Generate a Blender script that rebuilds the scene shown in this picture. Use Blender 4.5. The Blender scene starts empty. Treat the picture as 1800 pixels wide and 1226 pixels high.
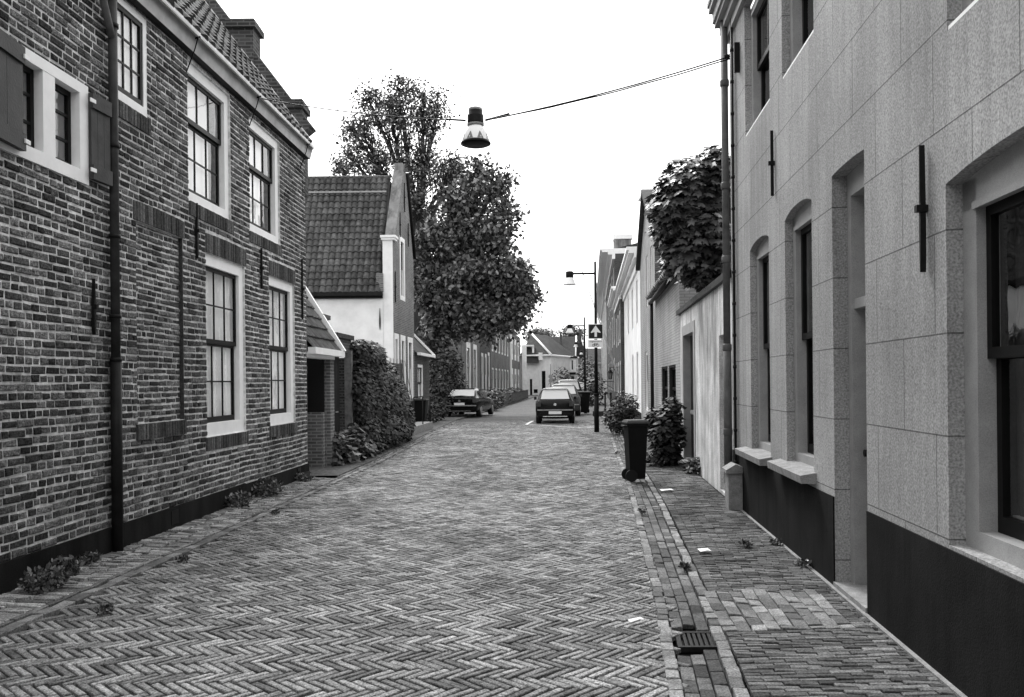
import bpy, math, random
import numpy as np
from mathutils import Vector
R_=math.radians
rnd=random.Random(7)
sc=bpy.context.scene
COL=sc.collection
# ---------------------------------------------------------------- camera
F=1500.0; EYE=1.7; ROLL=.01
cd=bpy.data.cameras.new("camera"); cam=bpy.data.objects.new("camera",cd); COL.objects.link(cam)
cam.location=(0,0,EYE); cam.rotation_mode='XYZ'
from mathutils import Matrix
cam.rotation_euler=(Matrix.Rotation(R_(90),4,'X')@Matrix.Rotation(-ROLL,4,'Z')).to_euler()
cd.sensor_width=36; cd.lens=F/1800*36; cd.shift_y=60/1800; cd.clip_end=2000; cd.clip_start=.05
sc.camera=cam
# ---------------------------------------------------------------- world: white overcast sky
SUN_EL=R_(48); SUN_AZ=R_(-14)     # azimuth measured from +Y towards +X
w=bpy.data.worlds.new("World"); sc.world=w; w.use_nodes=True
nt=w.node_tree; nt.nodes.clear()
sky=nt.nodes.new('ShaderNodeTexSky'); sky.sky_type='NISHITA'; sky.sun_disc=False
sky.sun_elevation=SUN_EL; sky.sun_rotation=SUN_AZ; sky.dust_density=6; sky.air_density=1
bw=nt.nodes.new('ShaderNodeRGBToBW'); ad=nt.nodes.new('ShaderNodeMath'); ad.operation='MULTIPLY_ADD'
ad.inputs[1].default_value=.55; ad.inputs[2].default_value=7.0
bg=nt.nodes.new('ShaderNodeBackground'); bg.inputs[1].default_value=.12
ou=nt.nodes.new('ShaderNodeOutputWorld')
L=nt.links.new
L(sky.outputs[0],bw.inputs[0]); L(bw.outputs[0],ad.inputs[0]); L(ad.outputs[0],bg.inputs[0]); L(bg.outputs[0],ou.inputs[0])
ld=bpy.data.lights.new("sun",'SUN'); ld.energy=1.5; ld.angle=R_(14); ld.color=(1,1,1)
lo=bpy.data.objects.new("sun",ld); COL.objects.link(lo)
sd=Vector((math.sin(SUN_AZ)*math.cos(SUN_EL),math.cos(SUN_AZ)*math.cos(SUN_EL),math.sin(SUN_EL)))
lo.rotation_euler=(-sd).to_track_quat('-Z','Y').to_euler(); lo.location=(0,40,40)
sc.view_settings.view_transform='Standard'; sc.view_settings.look='None'
sc.view_settings.exposure=0.85; sc.view_settings.gamma=1
# ---------------------------------------------------------------- pixel helpers (photo pixels 1800x1226)
def uv(px,py):
    dx=px-900; dy=py-673
    return dx-ROLL*dy, dy+ROLL*dx
def G(px,py,z=0.):
    u,v=uv(px,py); d=(EYE-z)*F/v; return Vector((u/F*d,d,z))
def D(px,py,d):
    u,v=uv(px,py); return Vector((u/F*d,d,EYE-v/F*d))
class Fr:
    """wall frame: a along the wall, n outwards, z up"""
    def __init__(s,o,u,n): s.o=Vector((o[0],o[1],0)); s.u=Vector((u[0],u[1],0)); s.n=Vector((n[0],n[1],0))
    def P(s,a,n,z): return s.o+s.u*a+s.n*n+Vector((0,0,z))
    def px(s,px,py):
        u,v=uv(px,py); k=u/F
        # (k*t, t) = o + a*U  -> a
        a=(k*s.o.y-s.o.x)/(s.u.x-k*s.u.y); t=s.o.y+a*s.u.y
        return a, EYE-v/F*t
    def a(s,px,py=600): return s.px(px,py)[0]
def street(x0,sl,side):
    k=math.hypot(1,sl); n=(1/k,-sl/k) if side=='L' else (-1/k,sl/k)
    return Fr((x0,0),(sl,1),n)
def cross(y,x0,sl=0.0): return Fr((x0,y),(1,sl),(0,-1))    # wall facing the camera, a = x - x0
LF=street(-4.43,.048,'L'); RF=street(1.98,.09,'R'); GF=street(-6.12,.065,'L')
# ---------------------------------------------------------------- objects
def lk(o): COL.objects.link(o); return o
def tag(o,label=None,cat=None,group=None,kind=None):
    if label: o['label']=label
    if cat: o['category']=cat
    if group: o['group']=group
    if kind: o['kind']=kind
    return o
def thing(name,loc,label,cat,group=None,rz=0):
    o=lk(bpy.data.objects.new(name,None)); o.location=loc; o.rotation_euler=(0,0,rz); o.empty_display_size=.2
    return tag(o,label,cat,group)
def root_off(p):
    v=Vector((0,0,0))
    while p: v+=p.location; p=p.parent
    return v
class MB:
    def __init__(s): s.v=[]; s.f=[]; s.uv=[]; s.sm=[]
    def vs(s,pts):
        b=len(s.v); s.v+= [tuple(p) for p in pts]; return b
    def poly(s,pts,uvs=None,smooth=False):
        b=s.vs(pts); n=len(pts); s.f.append(tuple(range(b,b+n)))
        s.uv+= (uvs if uvs else [(p[0]+p[1]*.3,p[2]) for p in pts]); s.sm.append(smooth)
    def faces(s,pts,fs,smooth=False):
        b=s.vs(pts)
        for f in fs:
            s.f.append(tuple(b+i for i in f)); s.sm.append(smooth)
            s.uv+=[(pts[i][0]+pts[i][1]*.3,pts[i][2]) for i in f]
    def fbox(s,fr,a0,a1,n0,n1,z0,z1,skip=''):
        P=fr.P
        c=[P(a0,n0,z0),P(a1,n0,z0),P(a1,n1,z0),P(a0,n1,z0),P(a0,n0,z1),P(a1,n0,z1),P(a1,n1,z1),P(a0,n1,z1)]
        def q(ix,us): s.f.append(tuple(b+i for i in ix)); s.uv.extend(us); s.sm.append(False)
        b=s.vs(c)
        q((3,2,6,7),[(a0,z0),(a1,z0),(a1,z1),(a0,z1)])
        q((1,0,4,5),[(a1,z0),(a0,z0),(a0,z1),(a1,z1)])
        q((0,3,7,4),[(a0+n0,z0),(a0+n1,z0),(a0+n1,z1),(a0+n0,z1)])
        q((2,1,5,6),[(a1+n1,z0),(a1+n0,z0),(a1+n0,z1),(a1+n1,z1)])
        q((7,6,5,4),[(a0,n1),(a1,n1),(a1,n0),(a0,n0)])
        q((0,1,2,3),[(a0,n0),(a1,n0),(a1,n1),(a0,n1)])
    def box(s,x0,x1,y0,y1,z0,z1): s.fbox(Fr((0,0),(1,0),(0,1)),x0,x1,y0,y1,z0,z1)
    def tube(s,pts,rad,seg=8,cap=True,smooth=True):
        pts=[Vector(p) for p in pts]; n=len(pts)
        if not hasattr(rad,'__len__'): rad=[rad]*n
        b=len(s.v); pr=None
        for i,p in enumerate(pts):
            t=(pts[min(i+1,n-1)]-pts[max(i-1,0)]).normalized()
            if pr is None:
                pr=t.orthogonal().normalized()
            pr=(pr-t*pr.dot(t)); pr=pr.normalized() if pr.length>1e-6 else t.orthogonal().normalized()
            q=t.cross(pr)
            for k in range(seg):
                an=2*math.pi*k/seg; s.v.append(tuple(p+(pr*math.cos(an)+q*math.sin(an))*rad[i]))
        for i in range(n-1):
            for k in range(seg):
                k2=(k+1)%seg; s.f.append((b+i*seg+k,b+i*seg+k2,b+(i+1)*seg+k2,b+(i+1)*seg+k)); s.sm.append(smooth)
                s.uv+=[(k/seg,i),(k2/seg if k2 else 1,i),(k2/seg if k2 else 1,i+1),(k/seg,i+1)]
        if cap:
            for e,rv in ((0,1),(n-1,0)):
                ix=[b+e*seg+k for k in range(seg)]
                if rv: ix=ix[::-1]
                s.f.append(tuple(ix)); s.sm.append(False); s.uv+=[(0,0)]*seg
    def lathe(s,c,prof,seg=16,smooth=True,cap=True,sx=1,sy=1):
        b=len(s.v); n=len(prof)
        for r,z in prof:
            for k in range(seg):
                an=2*math.pi*k/seg; s.v.append((c[0]+r*sx*math.cos(an),c[1]+r*sy*math.sin(an),c[2]+z))
        for i in range(n-1):
            for k in range(seg):
                k2=(k+1)%seg; s.f.append((b+i*seg+k,b+i*seg+k2,b+(i+1)*seg+k2,b+(i+1)*seg+k)); s.sm.append(smooth); s.uv+=[(0,0)]*4
        if cap:
            s.f.append(tuple(b+k for k in range(seg))[::-1]); s.f.append(tuple(b+(n-1)*seg+k for k in range(seg))); s.sm+=[False]*2; s.uv+=[(0,0)]*(2*seg)
    def build(s,name,m,parent=None,local=False):
        off=Vector((0,0,0)) if local else root_off(parent)
        me=bpy.data.meshes.new(name)
        ox,oy,oz=off
        me.from_pydata([(v[0]-ox,v[1]-oy,v[2]-oz) for v in s.v],[],s.f)
        me.polygons.foreach_set('use_smooth',s.sm)
        ul=me.uv_layers.new(name='UVMap')
        ul.data.foreach_set('uv',np.array(s.uv,dtype=np.float32).ravel())
        me.materials.append(m); me.update()
        o=lk(bpy.data.objects.new(name,me)); o.parent=parent
        return o
def np_mesh(name,verts,nper,m,parent=None,local=False,tri=None):
    """many separate n-gons; verts array (N*nper,3)"""
    off=Vector((0,0,0)) if local else root_off(parent)
    v=(verts-np.array(off)).astype(np.float32); N=len(v)//nper
    me=bpy.data.meshes.new(name); me.vertices.add(len(v)); me.vertices.foreach_set('co',v.ravel())
    me.loops.add(len(v)); me.loops.foreach_set('vertex_index',np.arange(len(v),dtype=np.int32))
    me.polygons.add(N); me.polygons.foreach_set('loop_start',np.arange(0,len(v),nper,dtype=np.int32))
    try: me.polygons.foreach_set('loop_total',np.full(N,nper,dtype=np.int32))
    except Exception: pass
    me.materials.append(m); me.update(calc_edges=True)
    o=lk(bpy.data.objects.new(name,me)); o.parent=parent; return o
# ---------------------------------------------------------------- materials (a black and white place: all greys)
def mat(name,v=.3,rough=.8,noise=0,ns=4.,bump=0,bs=30.,spec=.09,isl=0,metal=0,stain=0,fine=0,fs=150.,coord='Object',streak=0,skew=1.):
    m=bpy.data.materials.new(name); m.use_nodes=True; n=m.node_tree; N=n.nodes; K=n.links.new
    b=N['Principled BSDF']; b.inputs['Roughness'].default_value=rough; b.inputs['Metallic'].default_value=metal
    b.inputs['Specular IOR Level'].default_value=spec
    tc=N.new('ShaderNodeTexCoord'); out=None
    def math_(op,a,bb):
        q=N.new('ShaderNodeMath'); q.operation=op
        for i,x in enumerate((a,bb)):
            if isinstance(x,(int,float)): q.inputs[i].default_value=x
            else: K(x,q.inputs[i])
        return q.outputs[0]
    val=None
    def addv(amount,src):   # src 0..1 -> 1+amount*(src-.5)*2
        nonlocal val
        f=math_('MULTIPLY_ADD',src,2*amount); f.node.inputs[2].default_value=1-amount
        val=f if val is None else math_('MULTIPLY',val,f)
    def nz(scale,det=5,ro=.6,mul=2.2):
        t=N.new('ShaderNodeTexNoise'); t.inputs['Scale'].default_value=scale; t.inputs['Detail'].default_value=det; t.inputs['Roughness'].default_value=ro
        K(tc.outputs[coord],t.inputs['Vector'])
        c=N.new('ShaderNodeMapRange'); c.inputs[1].default_value=.5-.5/mul; c.inputs[2].default_value=.5+.5/mul; K(t.outputs[0],c.inputs[0]); return c.outputs[0]
    if noise: addv(noise,nz(ns))
    if fine: addv(fine,nz(fs,2,.5,1.8))
    if stain: addv(stain,nz(.6,4,.7,3))
    if streak:
        ms=N.new('ShaderNodeMapping'); ms.inputs['Scale'].default_value=(1.6,1.6,.22); K(tc.outputs[coord],ms.inputs[0])
        t=N.new('ShaderNodeTexNoise'); t.inputs['Scale'].default_value=2.2; t.inputs['Detail'].default_value=7; t.inputs['Roughness'].default_value=.65; K(ms.outputs[0],t.inputs['Vector'])
        c=N.new('ShaderNodeMapRange'); c.inputs[1].default_value=.38; c.inputs[2].default_value=.56; K(t.outputs[0],c.inputs[0]); addv(streak,c.outputs[0])
    if isl:
        g=N.new('ShaderNodeNewGeometry'); pw=math_('POWER',g.outputs['Random Per Island'],skew); addv(isl,pw)
    if val is not None:
        q=math_('MULTIPLY',val,v); q.node.use_clamp=True
        cb=N.new('ShaderNodeCombineColor')
        for i in range(3): K(q,cb.inputs[i])
        K(cb.outputs[0],b.inputs['Base Color'])
    else: b.inputs['Base Color'].default_value=(v,v,v,1)
    if bump:
        t=N.new('ShaderNodeTexNoise'); t.inputs['Scale'].default_value=bs; t.inputs['Detail'].default_value=6; K(tc.outputs[coord],t.inputs['Vector'])
        bp=N.new('ShaderNodeBump'); bp.inputs['Strength'].default_value=bump; bp.inputs['Distance'].default_value=.01; K(t.outputs[0],bp.inputs['Height']); K(bp.outputs[0],b.inputs['Normal'])
    return m
def brickmat(name,v=.2,mortar=.4,bw_=.22,bh=.065,ms=.012,var=.35,rough=.85,bump=.6,offset=.5,off=(0,0),stain=.25,fine=.0,freq=2,streak=0):
    m=bpy.data.materials.new(name); m.use_nodes=True; n=m.node_tree; N=n.nodes; K=n.links.new
    b=N['Principled BSDF']; b.inputs['Roughness'].default_value=rough; b.inputs['Specular IOR Level'].default_value=.12
    tc=N.new('ShaderNodeUVMap'); mp=N.new('ShaderNodeMapping'); mp.inputs['Location'].default_value=(off[0],off[1],0)
    K(tc.outputs[0],mp.inputs[0])
    t=N.new('ShaderNodeTexBrick'); K(mp.outputs[0],t.inputs['Vector'])
    t.offset=offset; t.offset_frequency=freq
    c1=v*(1-var); c2=v*(1+var)
    t.inputs['Color1'].default_value=(c1,c1,c1,1); t.inputs['Color2'].default_value=(c2,c2,c2,1); t.inputs['Mortar'].default_value=(mortar,)*3+(1,)
    t.inputs['Scale'].default_value=1; t.inputs['Mortar Size'].default_value=ms; t.inputs['Mortar Smooth'].default_value=.3
    t.inputs['Brick Width'].default_value=bw_; t.inputs['Row Height'].default_value=bh
    ob=N.new('ShaderNodeTexCoord')
    def nz(sc_,lo,hi):
        a=N.new('ShaderNodeTexNoise'); a.inputs['Scale'].default_value=sc_; a.inputs['Detail'].default_value=5; K(ob.outputs['Object'],a.inputs['Vector'])
        r=N.new('ShaderNodeMapRange'); r.inputs[1].default_value=.3; r.inputs[2].default_value=.7; r.inputs[3].default_value=lo; r.inputs[4].default_value=hi; K(a.outputs[0],r.inputs[0]); return r.outputs[0]
    mx=N.new('ShaderNodeVectorMath'); mx.operation='SCALE'; K(t.outputs[0],mx.inputs[0]); K(nz(.7,1-stain,1+stain),mx.inputs['Scale'])
    o=mx.outputs[0]
    if fine:
        m2=N.new('ShaderNodeVectorMath'); m2.operation='SCALE'; K(o,m2.inputs[0]); K(nz(75,1-fine,1+fine),m2.inputs['Scale']); o=m2.outputs[0]
    if streak:
        mm=N.new('ShaderNodeMapping'); mm.inputs['Scale'].default_value=(2.6,2.6,.22); K(ob.outputs['Object'],mm.inputs[0])
        a=N.new('ShaderNodeTexNoise'); a.inputs['Scale'].default_value=2.; a.inputs['Detail'].default_value=7; a.inputs['Roughness'].default_value=.7; K(mm.outputs[0],a.inputs['Vector'])
        q=N.new('ShaderNodeMapRange'); q.inputs[1].default_value=.33; q.inputs[2].default_value=.62; q.inputs[3].default_value=1-streak; q.inputs[4].default_value=1+streak; K(a.outputs[0],q.inputs[0])
        m3=N.new('ShaderNodeVectorMath'); m3.operation='SCALE'; K(o,m3.inputs[0]); K(q.outputs[0],m3.inputs['Scale']); o=m3.outputs[0]
    K(o,b.inputs['Base Color'])
    inv=N.new('ShaderNodeMath'); inv.operation='SUBTRACT'; inv.inputs[0].default_value=1; K(t.outputs['Fac'],inv.inputs[1])
    bp=N.new('ShaderNodeBump'); bp.inputs['Strength'].default_value=bump; bp.inputs['Distance'].default_value=.008; K(inv.outputs[0],bp.inputs['Height']); K(bp.outputs[0],b.inputs['Normal'])
    return m
def glassmat(name,tint=.9,refl=1.0):
    m=bpy.data.materials.new(name); m.use_nodes=True; n=m.node_tree; N=n.nodes; K=n.links.new; N.clear()
    o=N.new('ShaderNodeOutputMaterial'); mx=N.new('ShaderNodeMixShader'); tr=N.new('ShaderNodeBsdfTransparent'); gl=N.new('ShaderNodeBsdfGlossy')
    tr.inputs[0].default_value=(1,)*3+(1,); gl.inputs['Roughness'].default_value=.01; gl.inputs[0].default_value=(refl,)*3+(1,)
    lw=N.new('ShaderNodeLayerWeight'); lw.inputs[0].default_value=.5
    pw=N.new('ShaderNodeMath'); pw.operation='POWER'; pw.inputs[1].default_value=4.5; K(lw.outputs['Facing'],pw.inputs[0])
    fz=N.new('ShaderNodeMath'); fz.operation='MULTIPLY_ADD'; fz.inputs[1].default_value=.85; fz.inputs[2].default_value=.07; K(pw.outputs[0],fz.inputs[0])
    tx=N.new('ShaderNodeTexCoord'); nn=N.new('ShaderNodeTexNoise'); nn.inputs['Scale'].default_value=2.5; bp=N.new('ShaderNodeBump'); bp.inputs['Strength'].default_value=.12; bp.inputs['Distance'].default_value=.05
    K(tx.outputs['Object'],nn.inputs['Vector']); K(nn.outputs[0],bp.inputs['Height']); K(bp.outputs[0],gl.inputs['Normal'])
    K(fz.outputs[0],mx.inputs[0]); K(tr.outputs[0],mx.inputs[1]); K(gl.outputs[0],mx.inputs[2]); K(mx.outputs[0],o.inputs[0]); return m
M={}
M['brick']=mat('old_brick',.098,.85,.75,34,1.,60,isl=.72,skew=1.25,stain=.25,fine=.9,fs=70)
M['mortar']=mat('lime_mortar',.60,.95,.45,12,1.,40,stain=.25)
M['lintel']=mat('soldier_brick',.075,.85,.5,26,.8,45,isl=.6,fine=.6,fs=70)
M['white']=mat('white_paint',.86,.45,.06,6,.1,20)
M['whitewall']=mat('white_render',.86,.8,.10,2.5,.5,60,stain=.06)
M['dirtywall']=mat('weathered_render',.50,.85,.25,2.2,.7,30,stain=.15,streak=.38,fine=.3,fs=60)
M['black']=mat('black_paint',.008,.4,.2,8)
M['iron']=mat('black_iron',.012,.5,.3,20,.3,60)
M['zinc']=mat('zinc_pipe',.11,.5,.35,6,.2,30,metal=.0,stain=.2)
M['darkpipe']=mat('dark_pipe',.015,.45,.4,6,.2,30)
M['oldpipe']=mat('painted_pipe',.045,.5,.4,6,.2,30,stain=.2)
M['strip_brick']=mat('strip_brick',.24,.7,.35,14,.7,60,isl=.6,stain=.25,fine=.8,fs=90)
M['plinth']=mat('dark_plinth',.009,.85,.45,2,.25,90,streak=.4,fine=.3,fs=90)
M['shutter']=mat('shutter_paint',.055,.5,.3,5,.3,50,stain=.15)
M['soffit']=mat('soffit_paint',.50,.6,.25,3)
M['curtain']=mat('lace_curtain',.92,.9,.10,3)
M['blind']=mat('white_blind',.92,.9,.03,3)
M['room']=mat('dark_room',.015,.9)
M['glass']=glassmat('window_glass')
M['greyw']=mat('window_frame_paint',.34,.5,.15,5,.1,20,fine=.2)
M['tile']=mat('pantile',.085,.7,.5,8,.6,40,isl=.3,stain=.3)
M['stone']=mat('grey_stone',.26,.8,.3,10,.6,50,fine=.3,fs=120)
M['wood']=mat('weathered_wood',.16,.8,.4,12,.6,40)
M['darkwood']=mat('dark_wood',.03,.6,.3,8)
M['bark']=mat('bark',.05,.9,.4,6,.8,20)
M['leaf']=mat('leaf',.07,.42,0,isl=.7,spec=.4)
M['leafc']=mat('creeper_leaf',.085,.38,0,isl=.7,spec=.35)
M['leafd']=mat('shrub_leaf',.036,.5,0,isl=.85,spec=.12)
M['leaft']=mat('tree_leaf',.115,.36,0,isl=.95,spec=.45)
M['render']=None
M['setts']=mat('paving_brick',.19,.85,.4,14,.7,60,isl=.5,stain=.30,fine=.9,fs=90)
M['setts2']=mat('pavement_brick',.10,.7,.35,14,.7,60,isl=.6,stain=.35,fine=.7,fs=90)
M['setts3']=mat('pale_paving_brick',.175,.65,.35,14,.7,60,isl=.55,stain=.2,fine=.7,fs=90)
M['joint']=mat('sand_joint',.006,.95,.5,25,.6,60)
M['far_road']=mat('far_paving',.105,.8,.3,5,.9,25,fine=.6,fs=16,stain=.2)
M['carblack']=mat('black_car_paint',.004,.2,spec=.22)
M['cargrey']=mat('grey_car_paint',.03,.2,spec=.7)
M['tyre']=mat('tyre',.015,.8); M['rim']=mat('wheel_rim',.35,.35,metal=.6)
M['carglass_refl']=mat('car_glass_reflection',.62,.10,spec=.5)  # pale base colour paints the bright reflection in the rear windows
M['cardark']=mat('dark_car_glass',.02,.06,spec=.8)
M['lampred']=mat('tail_lamp',.06,.2); M['chrome']=mat('chrome',.7,.2,metal=.9)
M['plastic']=mat('bin_plastic',.006,.5,.2,6)
M['bluesign']=mat('sign_blue',.025,.4); M['signwhite']=mat('sign_white',.8,.4); M['signgrey']=mat('sign_back',.35,.4)
M['paper']=mat('litter_paper',.8,.8)
M['lampglass']=mat('lamp_shade_white',.85,.3); M['lampfacet']=mat('lamp_facet',.22,.2)
M['fbrick']=brickmat('facade_brick',.13,.26,.22,.065,.012,.3)
M['fbrickd']=brickmat('dark_facade_brick',.06,.12,.22,.065,.012,.35)
M['fbrickg']=brickmat('painted_facade_brick',.33,.22,.22,.065,.010,.08)
M['side']=mat('grey_render',.17,.85,.25,2.5,.5,40,stain=.15,streak=.35)
M['render']=brickmat('scored_render',.305,.12,.98,.57,.0055,.02,.8,.5,.5,off=(.03,-.24),stain=.2,fine=.42,streak=.15)
M['strip']=mat('parking_paint',.8,.6,.15,10)
M['roofd']=mat('far_roof_tile',.055,.8,.35,3,.6,12,stain=.2)
# ---------------------------------------------------------------- ground
def clipx(poly,y):   # x of a polyline (x,y) at y
    for (x0,y0),(x1,y1) in zip(poly,poly[1:]):
        if y<=y1 or (x1,y1)==poly[-1]: return x0+(x1-x0)*(y-y0)/(y1-y0)
KL=[(-4.0,1.),(-3.62,6.05),(-3.52,7.7),(-3.44,9.),(-3.38,10.7),(-3.18,14.7),(-3.0,18.5),(-2.85,24.),(-2.8,29.),(-2.5,38.6),(-1.6,49.5),(1.2,80.),(2.6,100.)]
GLn=[(.33,1.),(.87,4.6),(1.12,6.55),(1.66,11.6),(2.0,15.),(2.45,20.),(3.0,25.8),(3.5,30.)]
GRn=[(.75,1.),(1.22,4.6),(1.47,6.55),(2.03,11.6),(2.35,15.),(2.78,20.),(3.3,25.8),(3.8,30.)]
def plane(name,x0,x1,y0,y1,z,m,kind='structure'):
    b=MB(); b.poly([(x0,y0,z),(x1,y0,z),(x1,y1,z),(x0,y1,z)],[(x0,y0),(x1,y0),(x1,y1),(x0,y1)]); o=b.build(name,m); tag(o,kind=kind); return o
plane('ground',-300,300,-200,700,-.045,M['joint'])
plane('near_road',-5,3.5,-40,3.0,-.002,M['far_road'])
plane('far_road',-30,30,37.6,220,-.004,M['far_road'])
class Bricks:
    def __init__(s): s.v=[]; s.f=[]
    def add(s,c,ux,uy,hl,hw,z,ch=.0045,h=.03,tilt=.006):
        """brick on the ground: centre c, unit (ux,uy) along the length"""
        vx,vy=-uy,ux; b=len(s.v); tl=rnd.uniform(-tilt,tilt); tw=rnd.uniform(-tilt,tilt)*.6; z+=rnd.uniform(-.002,.003)
        for (i,j) in ((-1,-1),(1,-1),(1,1),(-1,1)):
            s.v.append((c[0]+ux*i*hl+vx*j*hw,c[1]+uy*i*hl+vy*j*hw,z-h))
        for (i,j) in ((-1,-1),(1,-1),(1,1),(-1,1)):
            s.v.append((c[0]+ux*i*hl+vx*j*hw,c[1]+uy*i*hl+vy*j*hw,z-ch+tl*i+tw*j))
        for (i,j) in ((-1,-1),(1,-1),(1,1),(-1,1)):
            s.v.append((c[0]+ux*i*(hl-ch)+vx*j*(hw-ch),c[1]+uy*i*(hl-ch)+vy*j*(hw-ch),z+tl*i+tw*j))
        s.f.append((b+8,b+9,b+10,b+11))
        for k in range(4):
            k2=(k+1)%4; s.f.append((b+4+k,b+4+k2,b+8+k2,b+8+k)); s.f.append((b+k,b+k2,b+4+k2,b+4+k))
    def build(s,name,m,kind='structure',parent=None):
        me=bpy.data.meshes.new(name); me.from_pydata(s.v,[],s.f); me.materials.append(m)
        o=lk(bpy.data.objects.new(name,me)); tag(o,kind=kind); return o
road=Bricks(); W=.058; RR=4; c45=math.sqrt(.5)
def wav(x,y): return .010*math.sin(x*.9+y*.35)+.008*math.sin(y*1.3+x*.4)
# herringbone in rotated cell space (i along (1,1)/sqrt2 = across the street)
Y0,Y1=3.2,38.0
rng=int(60/W)
def cell2w(cx,cy): # cell coords -> world, diagonal (1,1) -> +x
    return ((cx+cy)*W*c45,(cy-cx)*W*c45*-1)
lim=int((Y1+6)/(W*c45))
for s_ in range(-lim,lim):
    pass
def herr():
    # iterate over world box through sums/differences of cell indices
    smin=int(-4.6/(W*c45)); smax=int(4.2/(W*c45)); dmin=int(Y0/(W*c45)); dmax=int(Y1/(W*c45))
    for dj in range(dmin,dmax):          # d = cx - cy
        k=dj%(2*RR)
        # H brick starts at cell (cx,cy) with cx-cy = 0 mod 2R ; V brick starts at (cx,cy) with cy = cx+1 mod 2R -> cx-cy = -1 mod 2R
        if k not in (0,2*RR-1): continue
        for sj in range(smin,smax):
            if (sj+dj)%2: continue
            cx=(sj+dj)//2; cy=(sj-dj)//2
            if k==0: c=(cx+RR/2,cy+.5); d=(1,0)
            else: c=(cx+.5,cy+RR/2); d=(0,1)
            x=(c[0]+c[1])*W*c45; y=(c[0]-c[1])*W*c45
            x0=clipx(KL,y)+.13; x1=clipx(GLn,y)+.03
            if y<Y0 or y>Y1-.1 or x<x0 or x>x1: continue
            ux=(d[0]+d[1])*c45; uy=(d[0]-d[1])*c45
            an=rnd.gauss(0,.012)+.05*math.sin(y*.5+x*.6)*.4; ca,sa=math.cos(an),math.sin(an)
            ux,uy=ux*ca-uy*sa,ux*sa+uy*ca
            road.add((x,y),ux,uy,RR*W/2-.0075,W/2-.0078,wav(x,y)*.6,tilt=.0035)
herr()
road.build('street_paving',M['setts'])
# rows beside the herringbone
row=Bricks()
def line_row(B,poly,off,y0,y1,ln,wd,z,m_z=None,gap=.008,jit=.006):
    y=y0
    while y<y1:
        xa=clipx(poly,y)+off; xb=clipx(poly,y+ln)+off; dx=xb-xa; q=math.hypot(dx,ln)
        B.add(((xa+xb)/2+rnd.uniform(-jit,jit),y+ln/2),dx/q,ln/q,ln/2-gap/2,wd/2-gap/2,z+rnd.uniform(-.004,.004),h=.05,tilt=.006)
        y+=ln*rnd.uniform(.94,1.03)
line_row(row,GLn,0,1.5,30,.17,.085,.016); line_row(row,GRn,0,1.5,30,.17,.085,.016)
line_row(row,KL,.085,3,38,.21,.10,.018); line_row(row,KL,.0,3,38,.21,.06,.03)
row.build('gutter_edge_stones',M['setts3'])
gut=Bricks()
GR_A=(1.02,5.42)
for k,o in enumerate((.085,.175,.265)):
    y=1.5+k*.07
    while y<30:
        ln=.21; 
        wfull=clipx(GRn,y)-clipx(GLn,y)-.09; o_=.045+wfull*(k+.5)/3
        xa=clipx(GLn,y)+o_; xb=clipx(GLn,y+ln)+o_; dx=xb-xa; q=math.hypot(dx,ln)
        if not(5.36<y+ln/2<5.88): gut.add(((xa+xb)/2,y+ln/2),dx/q,ln/q,ln/2-.005,wfull/6-.004,-.012+.008*abs(k-1),tilt=.005)
        y+=ln
gut.build('gutter_channel',M['setts2'])
# right pavement
pv=Bricks(); pale=Bricks()
def xwall(y): return 1.98+.09*y
y=1.2; r=0
while y<26:
    patch=5.70<y<6.80
    x=clipx(GRn,y)+.055; xe=xwall(y)-(.055 if y<12 else .04); 
    if patch: x=max(x,xwall(y)-.20)
    if True:
        x+=rnd.uniform(-.0,.0)
        first=.5 if r%2 else 1
        slope=.02
        while x<xe-.03:
            ln=min(.20*first*rnd.uniform(.93,1.05),xe-x); first=1
            if ln<.04: break
            pv.add((x+ln/2,y+.026-.03*(x-1.5)*0+.012*math.sin(x*2+y*.7)),1,-.03,ln/2-.004,.0225,.02+.015*(x-clipx(GRn,y))+wav(x*2,y)*.4,tilt=.004)
            x+=ln
    y+=.053; r+=1
# pale patch: bricks lengthwise along the street
x=clipx(GRn,6.2)-.02; cidx=0
while x<xwall(6.2)-.05:
    y=5.72+(cidx%2)*.0-.0; st=.5 if cidx%2 else 1.; sh=(x-1.45)*.09*0
    while y<6.78:
        ln=min(.20*st*rnd.uniform(.94,1.04),6.80-y); st=1
        if ln<.05: break
        xx=x+(y-6.2)*.10
        if clipx(GRn,y)+.03<xx<xwall(y)-.20: pale.add((xx,y+ln/2),.10,1,ln/2-.006,.046,.024+.015*(x-1.5)+rnd.uniform(-.004,.004),tilt=.006)
        y+=ln
    x+=.099; cidx+=1
pale.build('pale_paving_patch',M['setts3'])
pv.build('pavement',M['setts2'])
# mortar strip at the foot of the right house
b=MB(); b.fbox(RF,1,11.9,.0,.045,-.02,.03); b.build('wall_foot_strip',M['stone']); tag(bpy.data.objects['wall_foot_strip'],kind='structure')
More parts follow.
